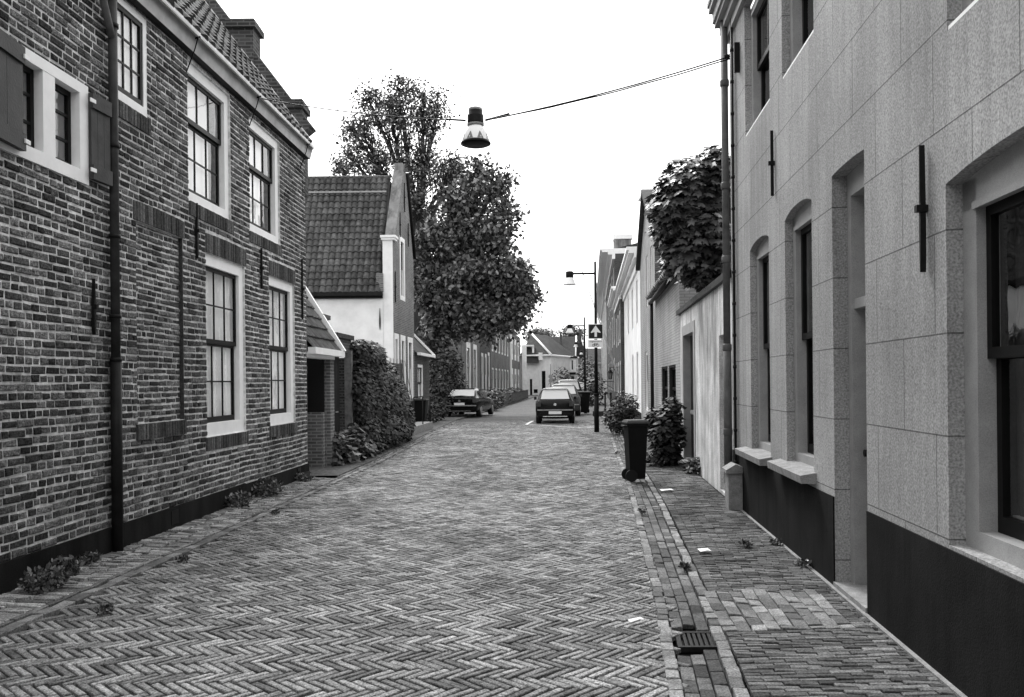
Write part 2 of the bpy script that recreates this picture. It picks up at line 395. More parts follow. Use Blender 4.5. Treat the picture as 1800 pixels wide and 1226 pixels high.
# left sloping strip of bricks on edge
ls=Bricks(); y=3.0
def xwl(y): return -4.43+.048*y
while y<15.3:
    xa=xwl(y); xb=clipx(KL,y)-.01; n=max(1,round((xb-xa)/.21)); cut=[xa]+[xa+(xb-xa)*(k+rnd.uniform(-.2,.2))/n for k in range(1,n)]+[xb]
    for k in range(n):
        ln=cut[k+1]-cut[k]; xx=(cut[k]+cut[k+1])/2; q=math.hypot(1,.22)
        if rnd.random()<.985: ls.add((xx,y-.22*(xx-xa)),1/q,-.22/q,ln/2-.005,.0215,.028+.035*(xb-xx)/(xb-xa)+rnd.uniform(-.004,.004),tilt=.005,h=.05)
    y+=.0545
ls.build('left_foot_strip',M['strip_brick'])
b=MB(); y=3.
pts=[]
for i in range(60):
    y=3+i*.21; pts.append((xwl(y),y))
for i in range(59):
    (x0,y0),(x1,y1)=pts[i],pts[i+1]; k0,k1=clipx(KL,y0),clipx(KL,y1)
    b.poly([(x0,y0,.02),(k0,y0,.0),(k1,y1,.0),(x1,y1,.02)])
    b.poly([(k0,y0,-.05),(k0,y0,.0),(k1,y1,.0),(k1,y1,-.05)])
b.build('strip_bed',M['joint']); tag(bpy.data.objects['strip_bed'],kind='structure')
# left pavement beyond the house: low verge with kerb
b=MB()
ys=[15.4,18.5,24,29,33,38.6,44,49.5,60,80,100,112]
for y0,y1 in zip(ys,ys[1:]):
    k0,k1=clipx(KL,y0)-.02,clipx(KL,y1)-.02
    b.poly([(k0-9,y0,.055),(k0,y0,.055),(k1,y1,.055),(k1-9,y1,.055)]); b.poly([(k0,y0,-.06),(k1,y1,-.06),(k1,y1,.055),(k0,y0,.055)])
b.build('left_pavement',M['far_road']); tag(bpy.data.objects['left_pavement'],kind='structure')
# right pavement far
b=MB()
KR=[(3.85,28.5),(4.1,38),(4.6,48),(6.5,70),(9,110)]
for (x0,y0),(x1,y1) in zip(KR,KR[1:]):
    b.poly([(x0,y0,.06),(x0+9,y0,.06),(x1+9,y1,.06),(x1,y1,.06)]); b.poly([(x0,y0,-.05),(x0,y0,.06),(x1,y1,.06),(x1,y1,-.05)])
b.poly([(3.85,28.5,-.05),(12,28.5,-.05),(12,28.5,.06),(3.85,28.5,.06)])
b.build('far_pavement',M['far_road']); tag(bpy.data.objects['far_pavement'],kind='structure')
# parking bay lines
b=MB(); 
def stripe(p,q,w_=.1):
    p=Vector(p); q=Vector(q); d=(q-p).normalized(); n=Vector((-d.y,d.x,0))*w_/2
    b.poly([p-n,q-n,q+n,p+n])
A_=G(925,747); A_.z=.012; B_=G(1010,752); B_.z=.012
stripe(A_,B_,.08); stripe(A_,(A_.x+.35,A_.y+3.2,.012),.12); stripe((B_.x,B_.y,.013),(B_.x+.9,B_.y-.5,.013),.06)
o=b.build('parking_lines',M['strip']); tag(o,kind='structure')
# ---------------------------------------------------------------- wall builder
def wallface(b,fr,a0,a1,z0,z1,ops,n=0.,depth=.1,top=None):
    """front face with openings (a0,a1,z0,z1,rise,depth) and their reveals. top: function a->z"""
    cuts={a0,a1}
    for o in ops:
        oa,ob,oz0,oz1,rise=o[:5]; cuts|={oa,ob}
        if rise: cuts|={oa+(ob-oa)*k/8 for k in range(9)}
    if top: cuts|=set(top[1])
    cuts=sorted(c for c in cuts if a0<=c<=a1)
    tz=(top[0] if top else (lambda a:z1))
    def oz(o,a):
        if not o[4]: return o[3]
        t=(a-o[0])/(o[1]-o[0]); return o[3]+o[4]*(1-abs(2*t-1)**2.5)
    for ca,cb in zip(cuts,cuts[1:]):
        if cb-ca<1e-6: continue
        mid=(ca+cb)/2; here=sorted([o for o in ops if o[0]<mid<o[1]],key=lambda o:o[2])
        la,lb=z0,z0
        for o in here:
            if o[2]>la+1e-6 or o[2]>lb+1e-6: b.poly([fr.P(ca,n,la),fr.P(cb,n,lb),fr.P(cb,n,o[2]),fr.P(ca,n,o[2])],[(ca,la),(cb,lb),(cb,o[2]),(ca,o[2])])
            la,lb=oz(o,ca),oz(o,cb)
        ta,tb=tz(ca),tz(cb)
        b.poly([fr.P(ca,n,la),fr.P(cb,n,lb),fr.P(cb,n,tb),fr.P(ca,n,ta)],[(ca,la),(cb,lb),(cb,tb),(ca,ta)])
    for o in ops:
        d=o[5] if len(o)>5 else depth
        P=[(o[0],o[2]),(o[1],o[2]),(o[1],oz(o,o[1]))]+([(o[0]+(o[1]-o[0])*k/8,oz(o,o[0]+(o[1]-o[0])*k/8)) for k in range(7,0,-1)] if o[4] else [])+[(o[0],oz(o,o[0]))]
        for (x0,y0),(x1,y1) in zip(P,P[1:]+P[:1]):
            b.poly([fr.P(x0,n,y0),fr.P(x1,n,y1),fr.P(x1,n-d,y1),fr.P(x0,n-d,y0)],[(x0,y0),(x1,y1),(x1+d,y1),(x0+d,y0)])
def text_mesh(s,size,m,parent,M4,name='lettering'):
    cu=bpy.data.curves.new('t','FONT'); cu.body=s; cu.size=size; cu.align_x='CENTER'; cu.extrude=.001
    to=lk(bpy.data.objects.new('t',cu)); dg=bpy.context.evaluated_depsgraph_get(); me=bpy.data.meshes.new_from_object(to.evaluated_get(dg))
    bpy.data.objects.remove(to); me.transform(M4); me.name=name; me.materials.clear(); me.materials.append(m)
    off=root_off(parent); me.transform(Matrix.Translation(-off))
    o=lk(bpy.data.objects.new(name,me)); o.parent=parent; return o
def ring(b,fr,a0,a1,z0,z1,w_,n0,n1,wb=None,wt=None,wn=None):
    wb=wb or w_; wt=wt or w_; wn=wn or w_
    b.fbox(fr,a0,a0+wn,n0,n1,z0,z1); b.fbox(fr,a1-w_,a1,n0,n1,z0,z1)
    b.fbox(fr,a0+wn,a1-w_,n0,n1,z0,z0+wb); b.fbox(fr,a0+wn,a1-w_,n0,n1,z1-wt,z1)
def sash(fr,a0,a1,z0,z1,parent,fw=.14,cols=3,rows=(2,2),split=.5,nf=-.03,dep=.075,bar=.020,mf='white',ms='black',back='curtain',bk_gap=(0,0),name='window',backn=.10,fb=None,glass='glass',meet=.06,wn=None):
    """window: frame (parent part) > sash, glass, curtain"""
    b=MB(); ring(b,fr,a0,a1,z0,z1,fw,-dep-.09,nf,wb=fb or fw,wn=wn)
    w=b.build(name,M[mf],parent)
    i0,i1,j0,j1=a0+(wn or fw),a1-fw,z0+(fb or fw),z1-fw; zs=j0+(j1-j0)*split
    b=MB(); st=.045
    def leaf(zb,zt,n0,n1,r,wb):
        ring(b,fr,i0,i1,zb,zt,st,n0,n1,wb=wb,wt=.05)
        for k in range(1,cols): x=i0+st+(i1-i0-2*st)*k/cols; b.fbox(fr,x-bar/2,x+bar/2,n0+.008,n1-.004,zb+wb,zt-.05)
        for k in range(1,r): z=zb+wb+(zt-.05-zb-wb)*k/r; b.fbox(fr,i0+st,i1-st,n0+.010,n1-.006,z-bar/2,z+bar/2)
    if rows[1]:
        leaf(zs-.0,j1,-dep-.03,-dep,rows[1],meet); leaf(j0,zs+.02,-dep-.065,-dep-.035,rows[0],.075)
    else: leaf(j0,j1,-dep-.03,-dep,rows[0],.06)
    b.build('sash',M[ms],w)
    b=MB()
    if rows[1]:
        b.poly([fr.P(i0,-dep-.018,zs),fr.P(i1,-dep-.018,zs),fr.P(i1,-dep-.018,j1),fr.P(i0,-dep-.018,j1)])
        b.poly([fr.P(i0,-dep-.05,j0),fr.P(i1,-dep-.05,j0),fr.P(i1,-dep-.05,zs),fr.P(i0,-dep-.05,zs)])
    else: b.poly([fr.P(i0,-dep-.018,j0),fr.P(i1,-dep-.018,j0),fr.P(i1,-dep-.018,j1),fr.P(i0,-dep-.018,j1)])
    b.build('glass',M[glass],w)
    if back:
        b=MB(); nb=-dep-backn; c0,c1=i0-.1,i1+.1
        if back=='curtain':   # wavy drapes
            K=60; zz=(j0-.1,j1+.1)
            for k in range(K):
                xa=c0+(c1-c0)*k/K; xb=c0+(c1-c0)*(k+1)/K; fa=nb+.03*math.sin(k*1.1)+.012*math.sin(k*2.9); fb_=nb+.03*math.sin((k+1)*1.1)+.012*math.sin((k+1)*2.9)
                b.poly([fr.P(xa,fa,zz[0]),fr.P(xb,fb_,zz[0]),fr.P(xb,fb_,zz[1]),fr.P(xa,fa,zz[1])],smooth=True)
        else: b.poly([fr.P(c0+bk_gap[0],nb,j0-.1),fr.P(c1-bk_gap[1],nb,j0-.1),fr.P(c1-bk_gap[1],nb,j1+.1),fr.P(c0+bk_gap[0],nb,j1+.1)])
        b.build('curtain' if back!='room' else 'dark_interior',M[back],w)
    return w
def brick_relief(fr,a0,a1,z0,z1,holes,seed=1,bh=.0755,ln=.225,prot=.013,jit=1.):
    rr=random.Random(seed); V=[];Fc=[]
    rowi=0; z=z0
    while z<z1-.02:
        h=bh*1.0; zt=min(z+h,z1); mid=(z+zt)/2
        iv=[(a0,a1)]
        for (h0,h1,g0,g1) in holes:
            if g0<mid<g1:
                nv=[]
                for p,q in iv:
                    if h1<=p or h0>=q: nv.append((p,q)); continue
                    if h0>p: nv.append((p,h0))
                    if h1<q: nv.append((h1,q))
                iv=nv
        for p,q in iv:
            x=p+ (0 if p>a0 else 0); first=True
            while x<q-.03:
                L_=ln*rr.uniform(.86,1.06) if (rr.random()<(.72 if rowi%2==0 else .12)) else ln*.52*rr.uniform(.82,1.15)
                if first and rowi%4==2: L_*=.6
                first=False
                if q-(x+L_)<.06: L_=q-x
                g=.0080+rr.uniform(0,.004); ch=rr.uniform(.006,.013)
                wb=.006*math.sin(x*1.7+rowi*.05)+.004*math.sin(x*4.1+z*3)
                xa,xb=x+g,x+L_-g; za,zb=z+g*1.05+wb+rr.uniform(-.003,.003),zt-g*1.05+wb+rr.uniform(-.004,.003)
                pr=prot*rr.uniform(.35,1.35)
                b=len(V)
                for (aa,zz) in ((xa,za),(xb,za),(xb,zb),(xa,zb)): V.append(fr.P(aa,-.01,zz))
                for (aa,zz) in ((xa,za),(xb,za),(xb,zb),(xa,zb)): V.append(fr.P(aa+rr.uniform(-.006,.006)*jit,pr*.45,zz+rr.uniform(-.0055,.0055)*jit))
                for (aa,zz,sx,sz) in ((xa,za,1,1),(xb,za,-1,1),(xb,zb,-1,-1),(xa,zb,1,-1)): V.append(fr.P(aa+sx*(ch+rr.uniform(-.003,.004)*jit),pr+rr.uniform(-.0025,.0025)*jit,zz+sz*(ch*.8+rr.uniform(-.002,.003)*jit)))
                Fc.append((b+8,b+9,b+10,b+11))
                for k in range(4):
                    k2=(k+1)%4; Fc.append((b+4+k,b+4+k2,b+8+k2,b+8+k)); Fc.append((b+k,b+k2,b+4+k2,b+4+k))
                x+=L_
        z=zt; rowi+=1
    return V,Fc
def raw(name,V,Fc,m,parent,smooth=False):
    off=root_off(parent); me=bpy.data.meshes.new(name); me.from_pydata([(v[0]-off[0],v[1]-off[1],v[2]-off[2]) for v in V],[],Fc)
    if smooth: me.polygons.foreach_set('use_smooth',[True]*len(Fc))
    me.materials.append(m); me.update(); o=lk(bpy.data.objects.new(name,me)); o.parent=parent; return o
def pantiles(O,A,S,la,ls,tw=.24,th=.30,seed=1,amp=.022,sub=6):
    rr=random.Random(seed); A=Vector(A).normalized(); S=Vector(S).normalized(); N=A.cross(S); 
    if N.z<0: N=-N
    V=[];Fc=[]; na=int(la/tw); ns=int(ls/th)+1
    prof=[-1,.05,.75,1,.7,.0,-1][:sub+1]
    for j in range(ns):
        for i in range(na):
            jt=rr.uniform(-.008,.008); lf=rr.uniform(-.006,.006); b=len(V)
            s0=j*th+jt-.02; s1=min((j+1)*th,ls)+.03
            for k in range(sub+1):
                x=(i+k/sub)*tw; h=amp*prof[k]
                p=Vector(O)+A*x
                V.append(p+S*s0+N*(h+.004+lf)); V.append(p+S*s0+N*(h+.052+lf)); V.append(p+S*s1+N*(h+.006))
            for k in range(sub):
                c=b+3*k; Fc.append((c+1,c+4,c+5,c+2)); Fc.append((c,c+3,c+4,c+1))
    return V,Fc
def anchor(fr,a,z0,z1,label,n=.03,w=.035):
    b=MB(); zc=(z0+z1)/2
    P=[]
    for k,(t,ww) in enumerate(((0,.25),(.12,.8),(.3,1.05),(.5,1.),(.75,.5),(1,.12))):
        z=z0+(z1-z0)*t; P.append((z,w*ww/2))
    for (za,wa),(zb,wb_) in zip(P,P[1:]):
        b.faces([fr.P(a-wa,n-.02,za),fr.P(a+wa,n-.02,za),fr.P(a+wa,n+.012,za),fr.P(a-wa,n+.012,za),fr.P(a-wb_,n-.02,zb),fr.P(a+wb_,n-.02,zb),fr.P(a+wb_,n+.012,zb),fr.P(a-wb_,n+.012,zb)],
            [(3,2,6,7),(1,0,4,5),(0,3,7,4),(2,1,5,6),(7,6,5,4),(0,1,2,3)])
    b.fbox(fr,a-.02,a+.02,n-.04,n+.035,zc-.02,zc+.02)
    return b
# ================================================================ LEFT BRICK HOUSE
LH=thing('brick_house',LF.P(10,0,0),'long old two-storey brick house with white framed windows filling the left foreground','house')
AE=15.36  # far corner
winL=[('u1',10.42,11.80,3.97,5.70),('u2',12.53,13.93,3.97,5.66),('l1',10.91,12.30,1.04,3.41),('l2',13.34,14.66,1.06,3.42),('at',8.65,9.37,4.64,5.72),('near',6.72,8.14,3.62,4.56)]
niche=(9.09,10.24,1.30,3.47)
holes=[(a,b_,c,d) for _,a,b_,c,d in winL]
b=MB(); wallface(b,LF,-4,AE,0,5.95,[(a,b_,c,d,0,.2) for a,b_,c,d in holes]+[(niche[0],niche[1],niche[2],niche[3],0,.045)])
b.fbox(LF,niche[0],niche[1],-.08,-.045,niche[2],niche[3])
EF=cross(AE,-4.43+.048*AE)   # far end, not seen by the camera but real
b.fbox(LF,-4,AE,-6.0,-.12,0,.05)
b.poly([LF.P(AE,0,0),LF.P(AE,-6,0),LF.P(AE,-6,5.95),LF.P(AE,0,5.95)]); b.poly([LF.P(AE,0,5.95),LF.P(AE,-6,5.95),LF.P(AE,-3,9.95)])
b.poly([LF.P(-4,0,0),LF.P(-4,-6,0),LF.P(-4,-6,5.95),LF.P(-4,0,5.95)]); b.poly([LF.P(-4,0,5.95),LF.P(-4,-6,5.95),LF.P(-4,-3,9.95)])
b.poly([LF.P(-4,-6,0),LF.P(AE,-6,0),LF.P(AE,-6,5.95),LF.P(-4,-6,5.95)])
wall=b.build('wall',M['mortar'],LH)
lint=[(9.03,10.30,3.47,3.68),(10.91,12.34,3.41,3.66),(13.34,14.70,3.42,3.66),(9.05,10.26,1.12,1.30),(10.86,12.34,.86,1.04),(13.30,14.70,.88,1.06),(8.66,9.42,4.46,4.64),(10.42,11.86,3.79,3.97),(12.5,13.95,3.80,3.97)]
V,Fc=brick_relief(LF,4.3,AE,.30,5.76,holes+[niche]+lint,3)
raw('brickwork',V,Fc,M['brick'],LH)
class _S: pass
nf=Fr(LF.P(0,-.045,0)[:2],LF.u[:2],LF.n[:2])
V,Fc=brick_relief(nf,niche[0]+.005,niche[1]-.005,niche[2],niche[3],[],5,bh=.067,ln=.23)
raw('infill_brickwork',V,Fc,M['brick'],LH)
# soldier courses
for i,(p,q,g0,g1) in enumerate(lint):
    V=[];Fc=[]
    n=max(1,int((q-p)/.062)); wd=(q-p)/n
    arch=.05 if i<3 else 0
    for k in range(n):
        xa,xb=p+k*wd+.007,p+(k+1)*wd-.007; t=((k+.5)/n*2-1); dz=arch*(1-t*t)*.6; pr=rnd.uniform(.010,.02)+(.01 if i in(3,4,5,6,7,8) else 0)
        b0=len(V); z0_,z1_=g0+.004,g1-.006+dz*.4
        for zz in (z0_,z1_): V+= [LF.P(xa,-.01,zz),LF.P(xb,-.01,zz),LF.P(xb,pr,zz),LF.P(xa,pr,zz)]
        for f in ((3,2,6,7),(0,3,7,4),(2,1,5,6),(7,6,5,4),(0,1,2,3)): Fc.append(tuple(b0+x for x in f))
    raw('soldier_course',V,Fc,M['lintel'],LH)
b=MB(); b.fbox(LF,-4,12.2,-.01,.028,0,.30); b.fbox(LF,12.21,AE+.01,-.01,.026,0,.285)
pl=b.build('plinth',M['plinth'],LH)
for a in (9.9,12.05,13.0,14.75):
    b=MB(); b.fbox(LF,a-.09,a+.09,.02,.034,.10,.26); b.build('air_vent',M['black'],LH)
b=MB(); b.fbox(LF,niche[1]-.012,niche[1]-.002,-.05,.004,niche[2],niche[3]); b.build('niche_shadow_strip',M['lintel'],LH)  # dark strip painting the shadow line along the niche reveal
# windows
w1=sash(LF,10.42,11.80,3.97,5.70,LH,fw=.135,rows=(2,1),split=.60,back='blind',fb=.13,bk_gap=(0,.3),wn=.075)
w2=sash(LF,12.53,13.93,3.97,5.66,LH,fw=.135,rows=(2,1),split=.60,back='blind',fb=.13,bk_gap=(0,.35),wn=.075)
w3=sash(LF,10.91,12.30,1.04,3.41,LH,fw=.15,rows=(2,2),split=.51,back='curtain',fb=.17,wn=.075)
w4=sash(LF,13.34,14.66,1.06,3.42,LH,fw=.14,rows=(2,2),split=.51,back='curtain',fb=.17,wn=.075)
w5=sash(LF,8.65,9.37,4.64,5.72,LH,fw=.07,cols=3,rows=(3,0),back='blind',fb=.10,nf=.0,dep=.01,backn=.05,wn=.03)
b=MB()  # cross-window with two lights
ring(b,LF,6.72,8.14,3.62,4.56,.15,-.10,.025,wb=.12,wt=.10); b.fbox(LF,7.42,7.60,-.10,.022,3.74,4.46)
w6=b.build('window',M['white'],LH)
b=MB()
for (p,q) in ((6.87,7.42),(7.60,7.99)):
    ring(b,LF,p,q,3.74,4.46,.05,-.095,-.06)
    for z in (3.98,4.22): b.fbox(LF,p+.05,q-.05,-.085,-.062,z-.012,z+.012)
b.build('sash',M['black'],w6)
b=MB()
for (p,q) in ((6.87,7.42),(7.60,7.99)): b.poly([LF.P(p,-.08,3.74),LF.P(q,-.08,3.74),LF.P(q,-.08,4.46),LF.P(p,-.08,4.46)])
b.build('glass',M['glass'],w6)
b=MB()
for k in range(30):
    xa=6.8+k*.045; b.poly([LF.P(xa,-.2+.02*math.sin(k*1.3),3.7),LF.P(xa+.045,-.2+.02*math.sin((k+1)*1.3),3.7),LF.P(xa+.045,-.2+.02*math.sin((k+1)*1.3),4.5),LF.P(xa,-.2+.02*math.sin(k*1.3),4.5)],smooth=True)
b.build('curtain',M['curtain'],w6)
b=MB(); b.box(-.01,.01,-.01,.01,0,.01)
def shutter(ahinge,z0,z1,wd,ang,sgn,label):
    hx=LF.P(ahinge,.03,0); u=(LF.u.normalized()*math.cos(ang)*sgn+LF.n*math.sin(ang)); nn=Vector((-u.y,u.x,0)); 
    if nn.dot(LF.n)<0: nn=-nn
    fr=Fr((hx.x,hx.y),(u.x,u.y),(nn.x,nn.y)); b=MB()
    for k in range(3): b.fbox(fr,k*wd/3+.002,(k+1)*wd/3-.002,0,.028,z0,z1)
    s=b.build('shutter',M['shutter'],LH); tag(s,label)
    for za in (z1-.14,z0):
        b=MB(); b.fbox(fr,0,wd,.028,.05,za,za+.14); b.build('ledge',M['shutter'],s)
    for z in (z0+.08,z1-.08):
        b=MB(); b.fbox(fr,-.05,.03,.05,.062,z-.018,z+.018); b.build('hinge',M['white'],s)
shutter(8.13,3.68,4.50,.31,R_(4),1,'narrow grey wooden shutter standing ajar beside the drainpipe')
shutter(7.08,3.66,4.52,.75,R_(6),-1,'wide worn grey shutter folded back over the near side of the window')
# eaves, gutter, roof
b=MB(); b.poly([LF.P(-4,.10,5.76),LF.P(AE+.02,.10,5.76),LF.P(AE+.02,.15,5.96),LF.P(-4,.15,5.96)],[(0,0),(9,0),(9,1),(0,1)]); b.build('fascia',M['soffit'],LH)
b=MB(); b.fbox(LF,-4,AE,0,.097,5.755,5.80); b.build('soffit',M['darkwood'],LH)  # dark underside board, its colour stands in for the shade below the eaves
b=MB()
b.faces([LF.P(a,n,z) for a in (-4,AE+.05) for n,z in ((.06,5.93),(.15,5.94),(.165,5.97),(.165,6.01),(.06,6.01))],
   [(0,1,6,5),(1,2,7,6),(2,3,8,7),(3,4,9,8),(4,0,5,9),(0,4,3,2,1),(5,6,7,8,9)])
b.build('gutter',M['white'],LH)
for a in (10.35,12.5,15.0):
    b=MB(); b.tube([LF.P(a,.17,5.92),LF.P(a,.13,5.78),LF.P(a,.02,5.50)],.008,6); b.tube([LF.P(a,.02,5.88),LF.P(a,.20,5.93)],.012,6); b.build('gutter_bracket',M['iron'],LH)
Nn=LF.n; U=LF.u.normalized()
S=(-Nn*3.0+Vector((0,0,4.0))).normalized()
V,Fc=pantiles(LF.P(3.0,.13,6.0),U,S,AE-3.0-.1,5.35,seed=2,amp=.03)
b=MB(); b.poly([LF.P(-4,.2,5.9),LF.P(AE,.2,5.9),LF.P(AE,-3.1,10.2),LF.P(-4,-3.1,10.2)]); b.poly([LF.P(-4,-6.2,5.9),LF.P(AE,-6.2,5.9),LF.P(AE,-3.1,10.2),LF.P(-4,-3.1,10.2)])
rf=b.build('roof',M['roofd'],LH)
raw('tiles',V,Fc,M['tile'],rf)
# far verge: flashing strip + raised brick coping with two piers
def vg(t,n_=0,up=0): # along the verge
    p=LF.P(AE-.02,.10,6.0)+S*t; return p
b=MB()
NR=U.cross(S); NR=NR if NR.z>0 else -NR
def obox(b,o,A,B,C,a,bb,c):
    pts=[o+A*i*a+B*j*bb+C*k*c for k in (0,1) for (i,j) in ((0,0),(1,0),(1,1),(0,1))]
    b.faces(pts,[(3,2,1,0),(4,5,6,7),(0,1,5,4),(1,2,6,5),(2,3,7,6),(3,0,4,7)])
obox(b,vg(0)-U*.14,U,S,NR,.10,5.4,.09); b.build('verge_flashing',M['white'],rf)
b=MB(); obox(b,vg(.25)-U*.03,U,S,NR,.34,5.1,.24); b.build('verge_coping',M['fbrickd'],rf)
for (px,py,pw,tp,nm) in ((427,100,50,40,'c'),(518,225,36,180,'d')):
    # pier stands at the verge
    d=AE+.1; c=D(px,py,d); tpz=D(px,tp,d).z; hw=pw/F*d/2
    b=MB(); b.box(c.x-hw*.9,c.x+hw*.9,d-.15,d+.30,c.z-1.2,tpz-.16); b.box(c.x-hw*1.12,c.x+hw*1.12,d-.22,d+.36,tpz-.16,tpz-.05); b.box(c.x-hw,c.x+hw,d-.18,d+.33,tpz-.05,tpz)
    ch=b.build('chimney',M['fbrickd'],rf)
# drainpipe (things fixed to the house are parts)
pa=LF.a(198,500)
b=MB(); b.tube([LF.P(8.52,.07,6.3),LF.P(8.52,.07,1.95)],.045,12); dp=b.build('drainpipe',M['oldpipe'],LH)
b=MB(); b.tube([LF.P(8.52,.07,1.97),LF.P(8.52,.07,.06)],.055,12); b.build('iron_foot',M['darkpipe'],dp)
for z in (5.3,4.1,3.2,2.4,1.97):
    b=MB(); b.tube([LF.P(8.52,.07,z-.02),LF.P(8.52,.07,z+.02)],.058,12); b.build('pipe_bracket',M['darkpipe'],dp)
b=MB(); b.tube([LF.P(8.05,.16,6.2),LF.P(8.08,.14,5.95),LF.P(8.15,.10,5.72),LF.P(8.43,.08,5.28),LF.P(8.50,.07,5.18)],.038,10); b.build('branch_pipe',M['zinc'],dp)
for (a,z0,z1) in ((8.2,2.2,2.74),(10.6,3.28,3.97),(12.95,3.16,3.78),(15.05,2.85,3.92)):
    anchor(LF,a,z0,z1,'').build('wall_anchor',M['iron'],LH)
# ================================================================ RIGHT RENDERED HOUSE
RH=thing('rendered_house',RF.P(6,0,0),'grey rendered house with scored joints and dark plinth filling the right foreground','house')
RE=11.75
ops=[(9.32,10.41,.86,3.27,.07,.08),(7.53,8.56,.88,3.29,.07,.08),(6.09,6.90,.04,3.34,.015,.12),(2.55,4.71,.78,2.77,.07,.09),
     (9.2,10.62,4.72,6.35,0,.08),(7.4,8.6,4.72,6.35,0,.08),(2.9,4.67,3.6,5.6,0,.08),(.2,1.2,.78,2.72,.1,.09)]
b=MB(); wallface(b,RF,-4,RE,0,6.75,ops)
b.poly([RF.P(RE,0,0),RF.P(RE,-6,0),RF.P(RE,-6,6.75),RF.P(RE,0,6.75)]); b.poly([RF.P(-4,0,0),RF.P(-4,-6,0),RF.P(-4,-6,6.75),RF.P(-4,0,6.75)])
b.poly([RF.P(-4,-6,0),RF.P(RE,-6,0),RF.P(RE,-6,6.75),RF.P(-4,-6,6.75)])
b.build('wall',M['render'],RH)
b=MB(); b.poly([RF.P(-4,.05,6.9),RF.P(RE,.05,6.9),RF.P(RE,-3,9.3),RF.P(-4,-3,9.3)]); b.poly([RF.P(-4,-6,6.8),RF.P(RE,-6,6.8),RF.P(RE,-3,9.3),RF.P(-4,-3,9.3)]); b.build('roof',M['roofd'],RH)
b=MB()
for (p,q,top) in ((-4,6.08,.76),(6.91,RE,.75)): b.fbox(RF,p,q,-.09,.012,0,top)
b.build('plinth',M['plinth'],RH)
b=MB()
for (n1,z0,z1) in ((.10,6.38,6.50),(.22,6.50,6.60),(.36,6.60,6.66),(.42,6.66,6.80),(.52,6.80,6.88),(.56,6.88,6.95)): b.fbox(RF,-4,RE+.12,-.02,n1*.5,z0,z1)
b.build('cornice',M['greyw'],RH)
def rwin(a0,a1,z0,z1,rise,dep,fw=.11,rows=(1,1),cols=2,back='room',split=.52,sill=True,arch=True,sb=.05):
    # frame board following the arch
    b=MB(); K=8
    zt=lambda a: z1+(rise*(1-abs(2*(a-a0)/(a1-a0)-1)**2.5) if rise else 0)
    n1=-dep; n0=-dep-.12; zi=z1-fw
    b.fbox(RF,a0,a0+fw,n0,n1,z0,z1); b.fbox(RF,a1-fw,a1,n0,n1,z0,z1); b.fbox(RF,a0+fw,a1-fw,n0,n1,z0,z0+.10)
    for k in range(K):
        p,q=a0+(a1-a0)*k/K,a0+(a1-a0)*(k+1)/K
        b.faces([RF.P(p,n1,zi),RF.P(q,n1,zi),RF.P(q,n1,zt(q)+.01),RF.P(p,n1,zt(p)+.01),RF.P(p,n0,zi),RF.P(q,n0,zi)],[(0,1,2,3),(1,0,4,5)])
    b.fbox(RF,a0+fw-.02,a1-fw+.02,n1,n1+.015,zi-.01,zi+.03)
    w=b.build('window',M['greyw'],RH)
    i0,i1,j0,j1=a0+fw,a1-fw,z0+.10,zi; zs=j0+(j1-j0)*split
    b=MB(); st=.055; e=n1-.05
    ring(b,RF,i0,i1,zs-.03,j1,st,e-.04,e,wb=.06); ring(b,RF,i0,i1,j0,zs+.02,st,e-.09,e-.045,wb=.09)
    for k in range(1,cols):
        x=i0+(i1-i0)*k/cols; b.fbox(RF,x-.014,x+.014,e-.035,e-.006,zs+.03,j1-st); b.fbox(RF,x-.014,x+.014,e-.08,e-.05,j0+.09,zs)
    b.build('sash',M['black'],w)
    b=MB(); b.poly([RF.P(i0,e-.02,zs),RF.P(i1,e-.02,zs),RF.P(i1,e-.02,j1),RF.P(i0,e-.02,j1)]); b.poly([RF.P(i0,e-.065,j0),RF.P(i1,e-.065,j0),RF.P(i1,e-.065,zs),RF.P(i0,e-.065,zs)])
    b.build('glass',M['glass'],w)
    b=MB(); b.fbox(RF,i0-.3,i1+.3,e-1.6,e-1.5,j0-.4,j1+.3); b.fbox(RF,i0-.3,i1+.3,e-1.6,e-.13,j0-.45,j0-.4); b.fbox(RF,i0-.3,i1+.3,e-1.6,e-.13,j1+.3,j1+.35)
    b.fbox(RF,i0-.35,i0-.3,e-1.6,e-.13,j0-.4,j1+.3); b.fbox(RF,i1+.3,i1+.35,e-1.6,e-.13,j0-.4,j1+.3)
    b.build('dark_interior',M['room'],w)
    return w,(i0,i1,j0,j1,e)
wa,_=rwin(9.32,10.41,.86,3.27,.07,.08); tag(wa,'farthest ground-floor arched window of the grey house')
wb_,_=rwin(7.53,8.56,.88,3.29,.07,.08); tag(wb_,'arched window next to the door of the grey house')
for (p,q,z) in ((9.25,10.8,.86),(7.45,8.85,.88)):
    b=MB(); b.faces([RF.P(a,n,z_) for a in (p,q) for n,z_ in ((-.09,z-.09),(.13,z-.09),(.14,z-.02),(-.09,z+.02))],[(0,1,5,4),(1,2,6,5),(2,3,7,6),(0,3,2,1),(4,5,6,7)])
    b.build('window_sill',M['stone'],RH)
wc,(i0,i1,j0,j1,e)=rwin(2.55,4.71,.78,2.77,.07,.09,fw=.16,cols=2,split=.55); tag(wc,'large sash window nearest the camera on the grey house')
b=MB()
for k in range(18): 
    xa=i1-.30+k*.018; f0=e-.16+.02*math.sin(k*1.4); f1=e-.16+.02*math.sin((k+1)*1.4); b.poly([RF.P(xa,f0,j0),RF.P(xa+.018,f1,j0),RF.P(xa+.018,f1,j1),RF.P(xa,f0,j1)],smooth=True)
M['drape']=mat('dark_drape',.05,.9,.2,4); b.build('curtain',M['drape'],wc)
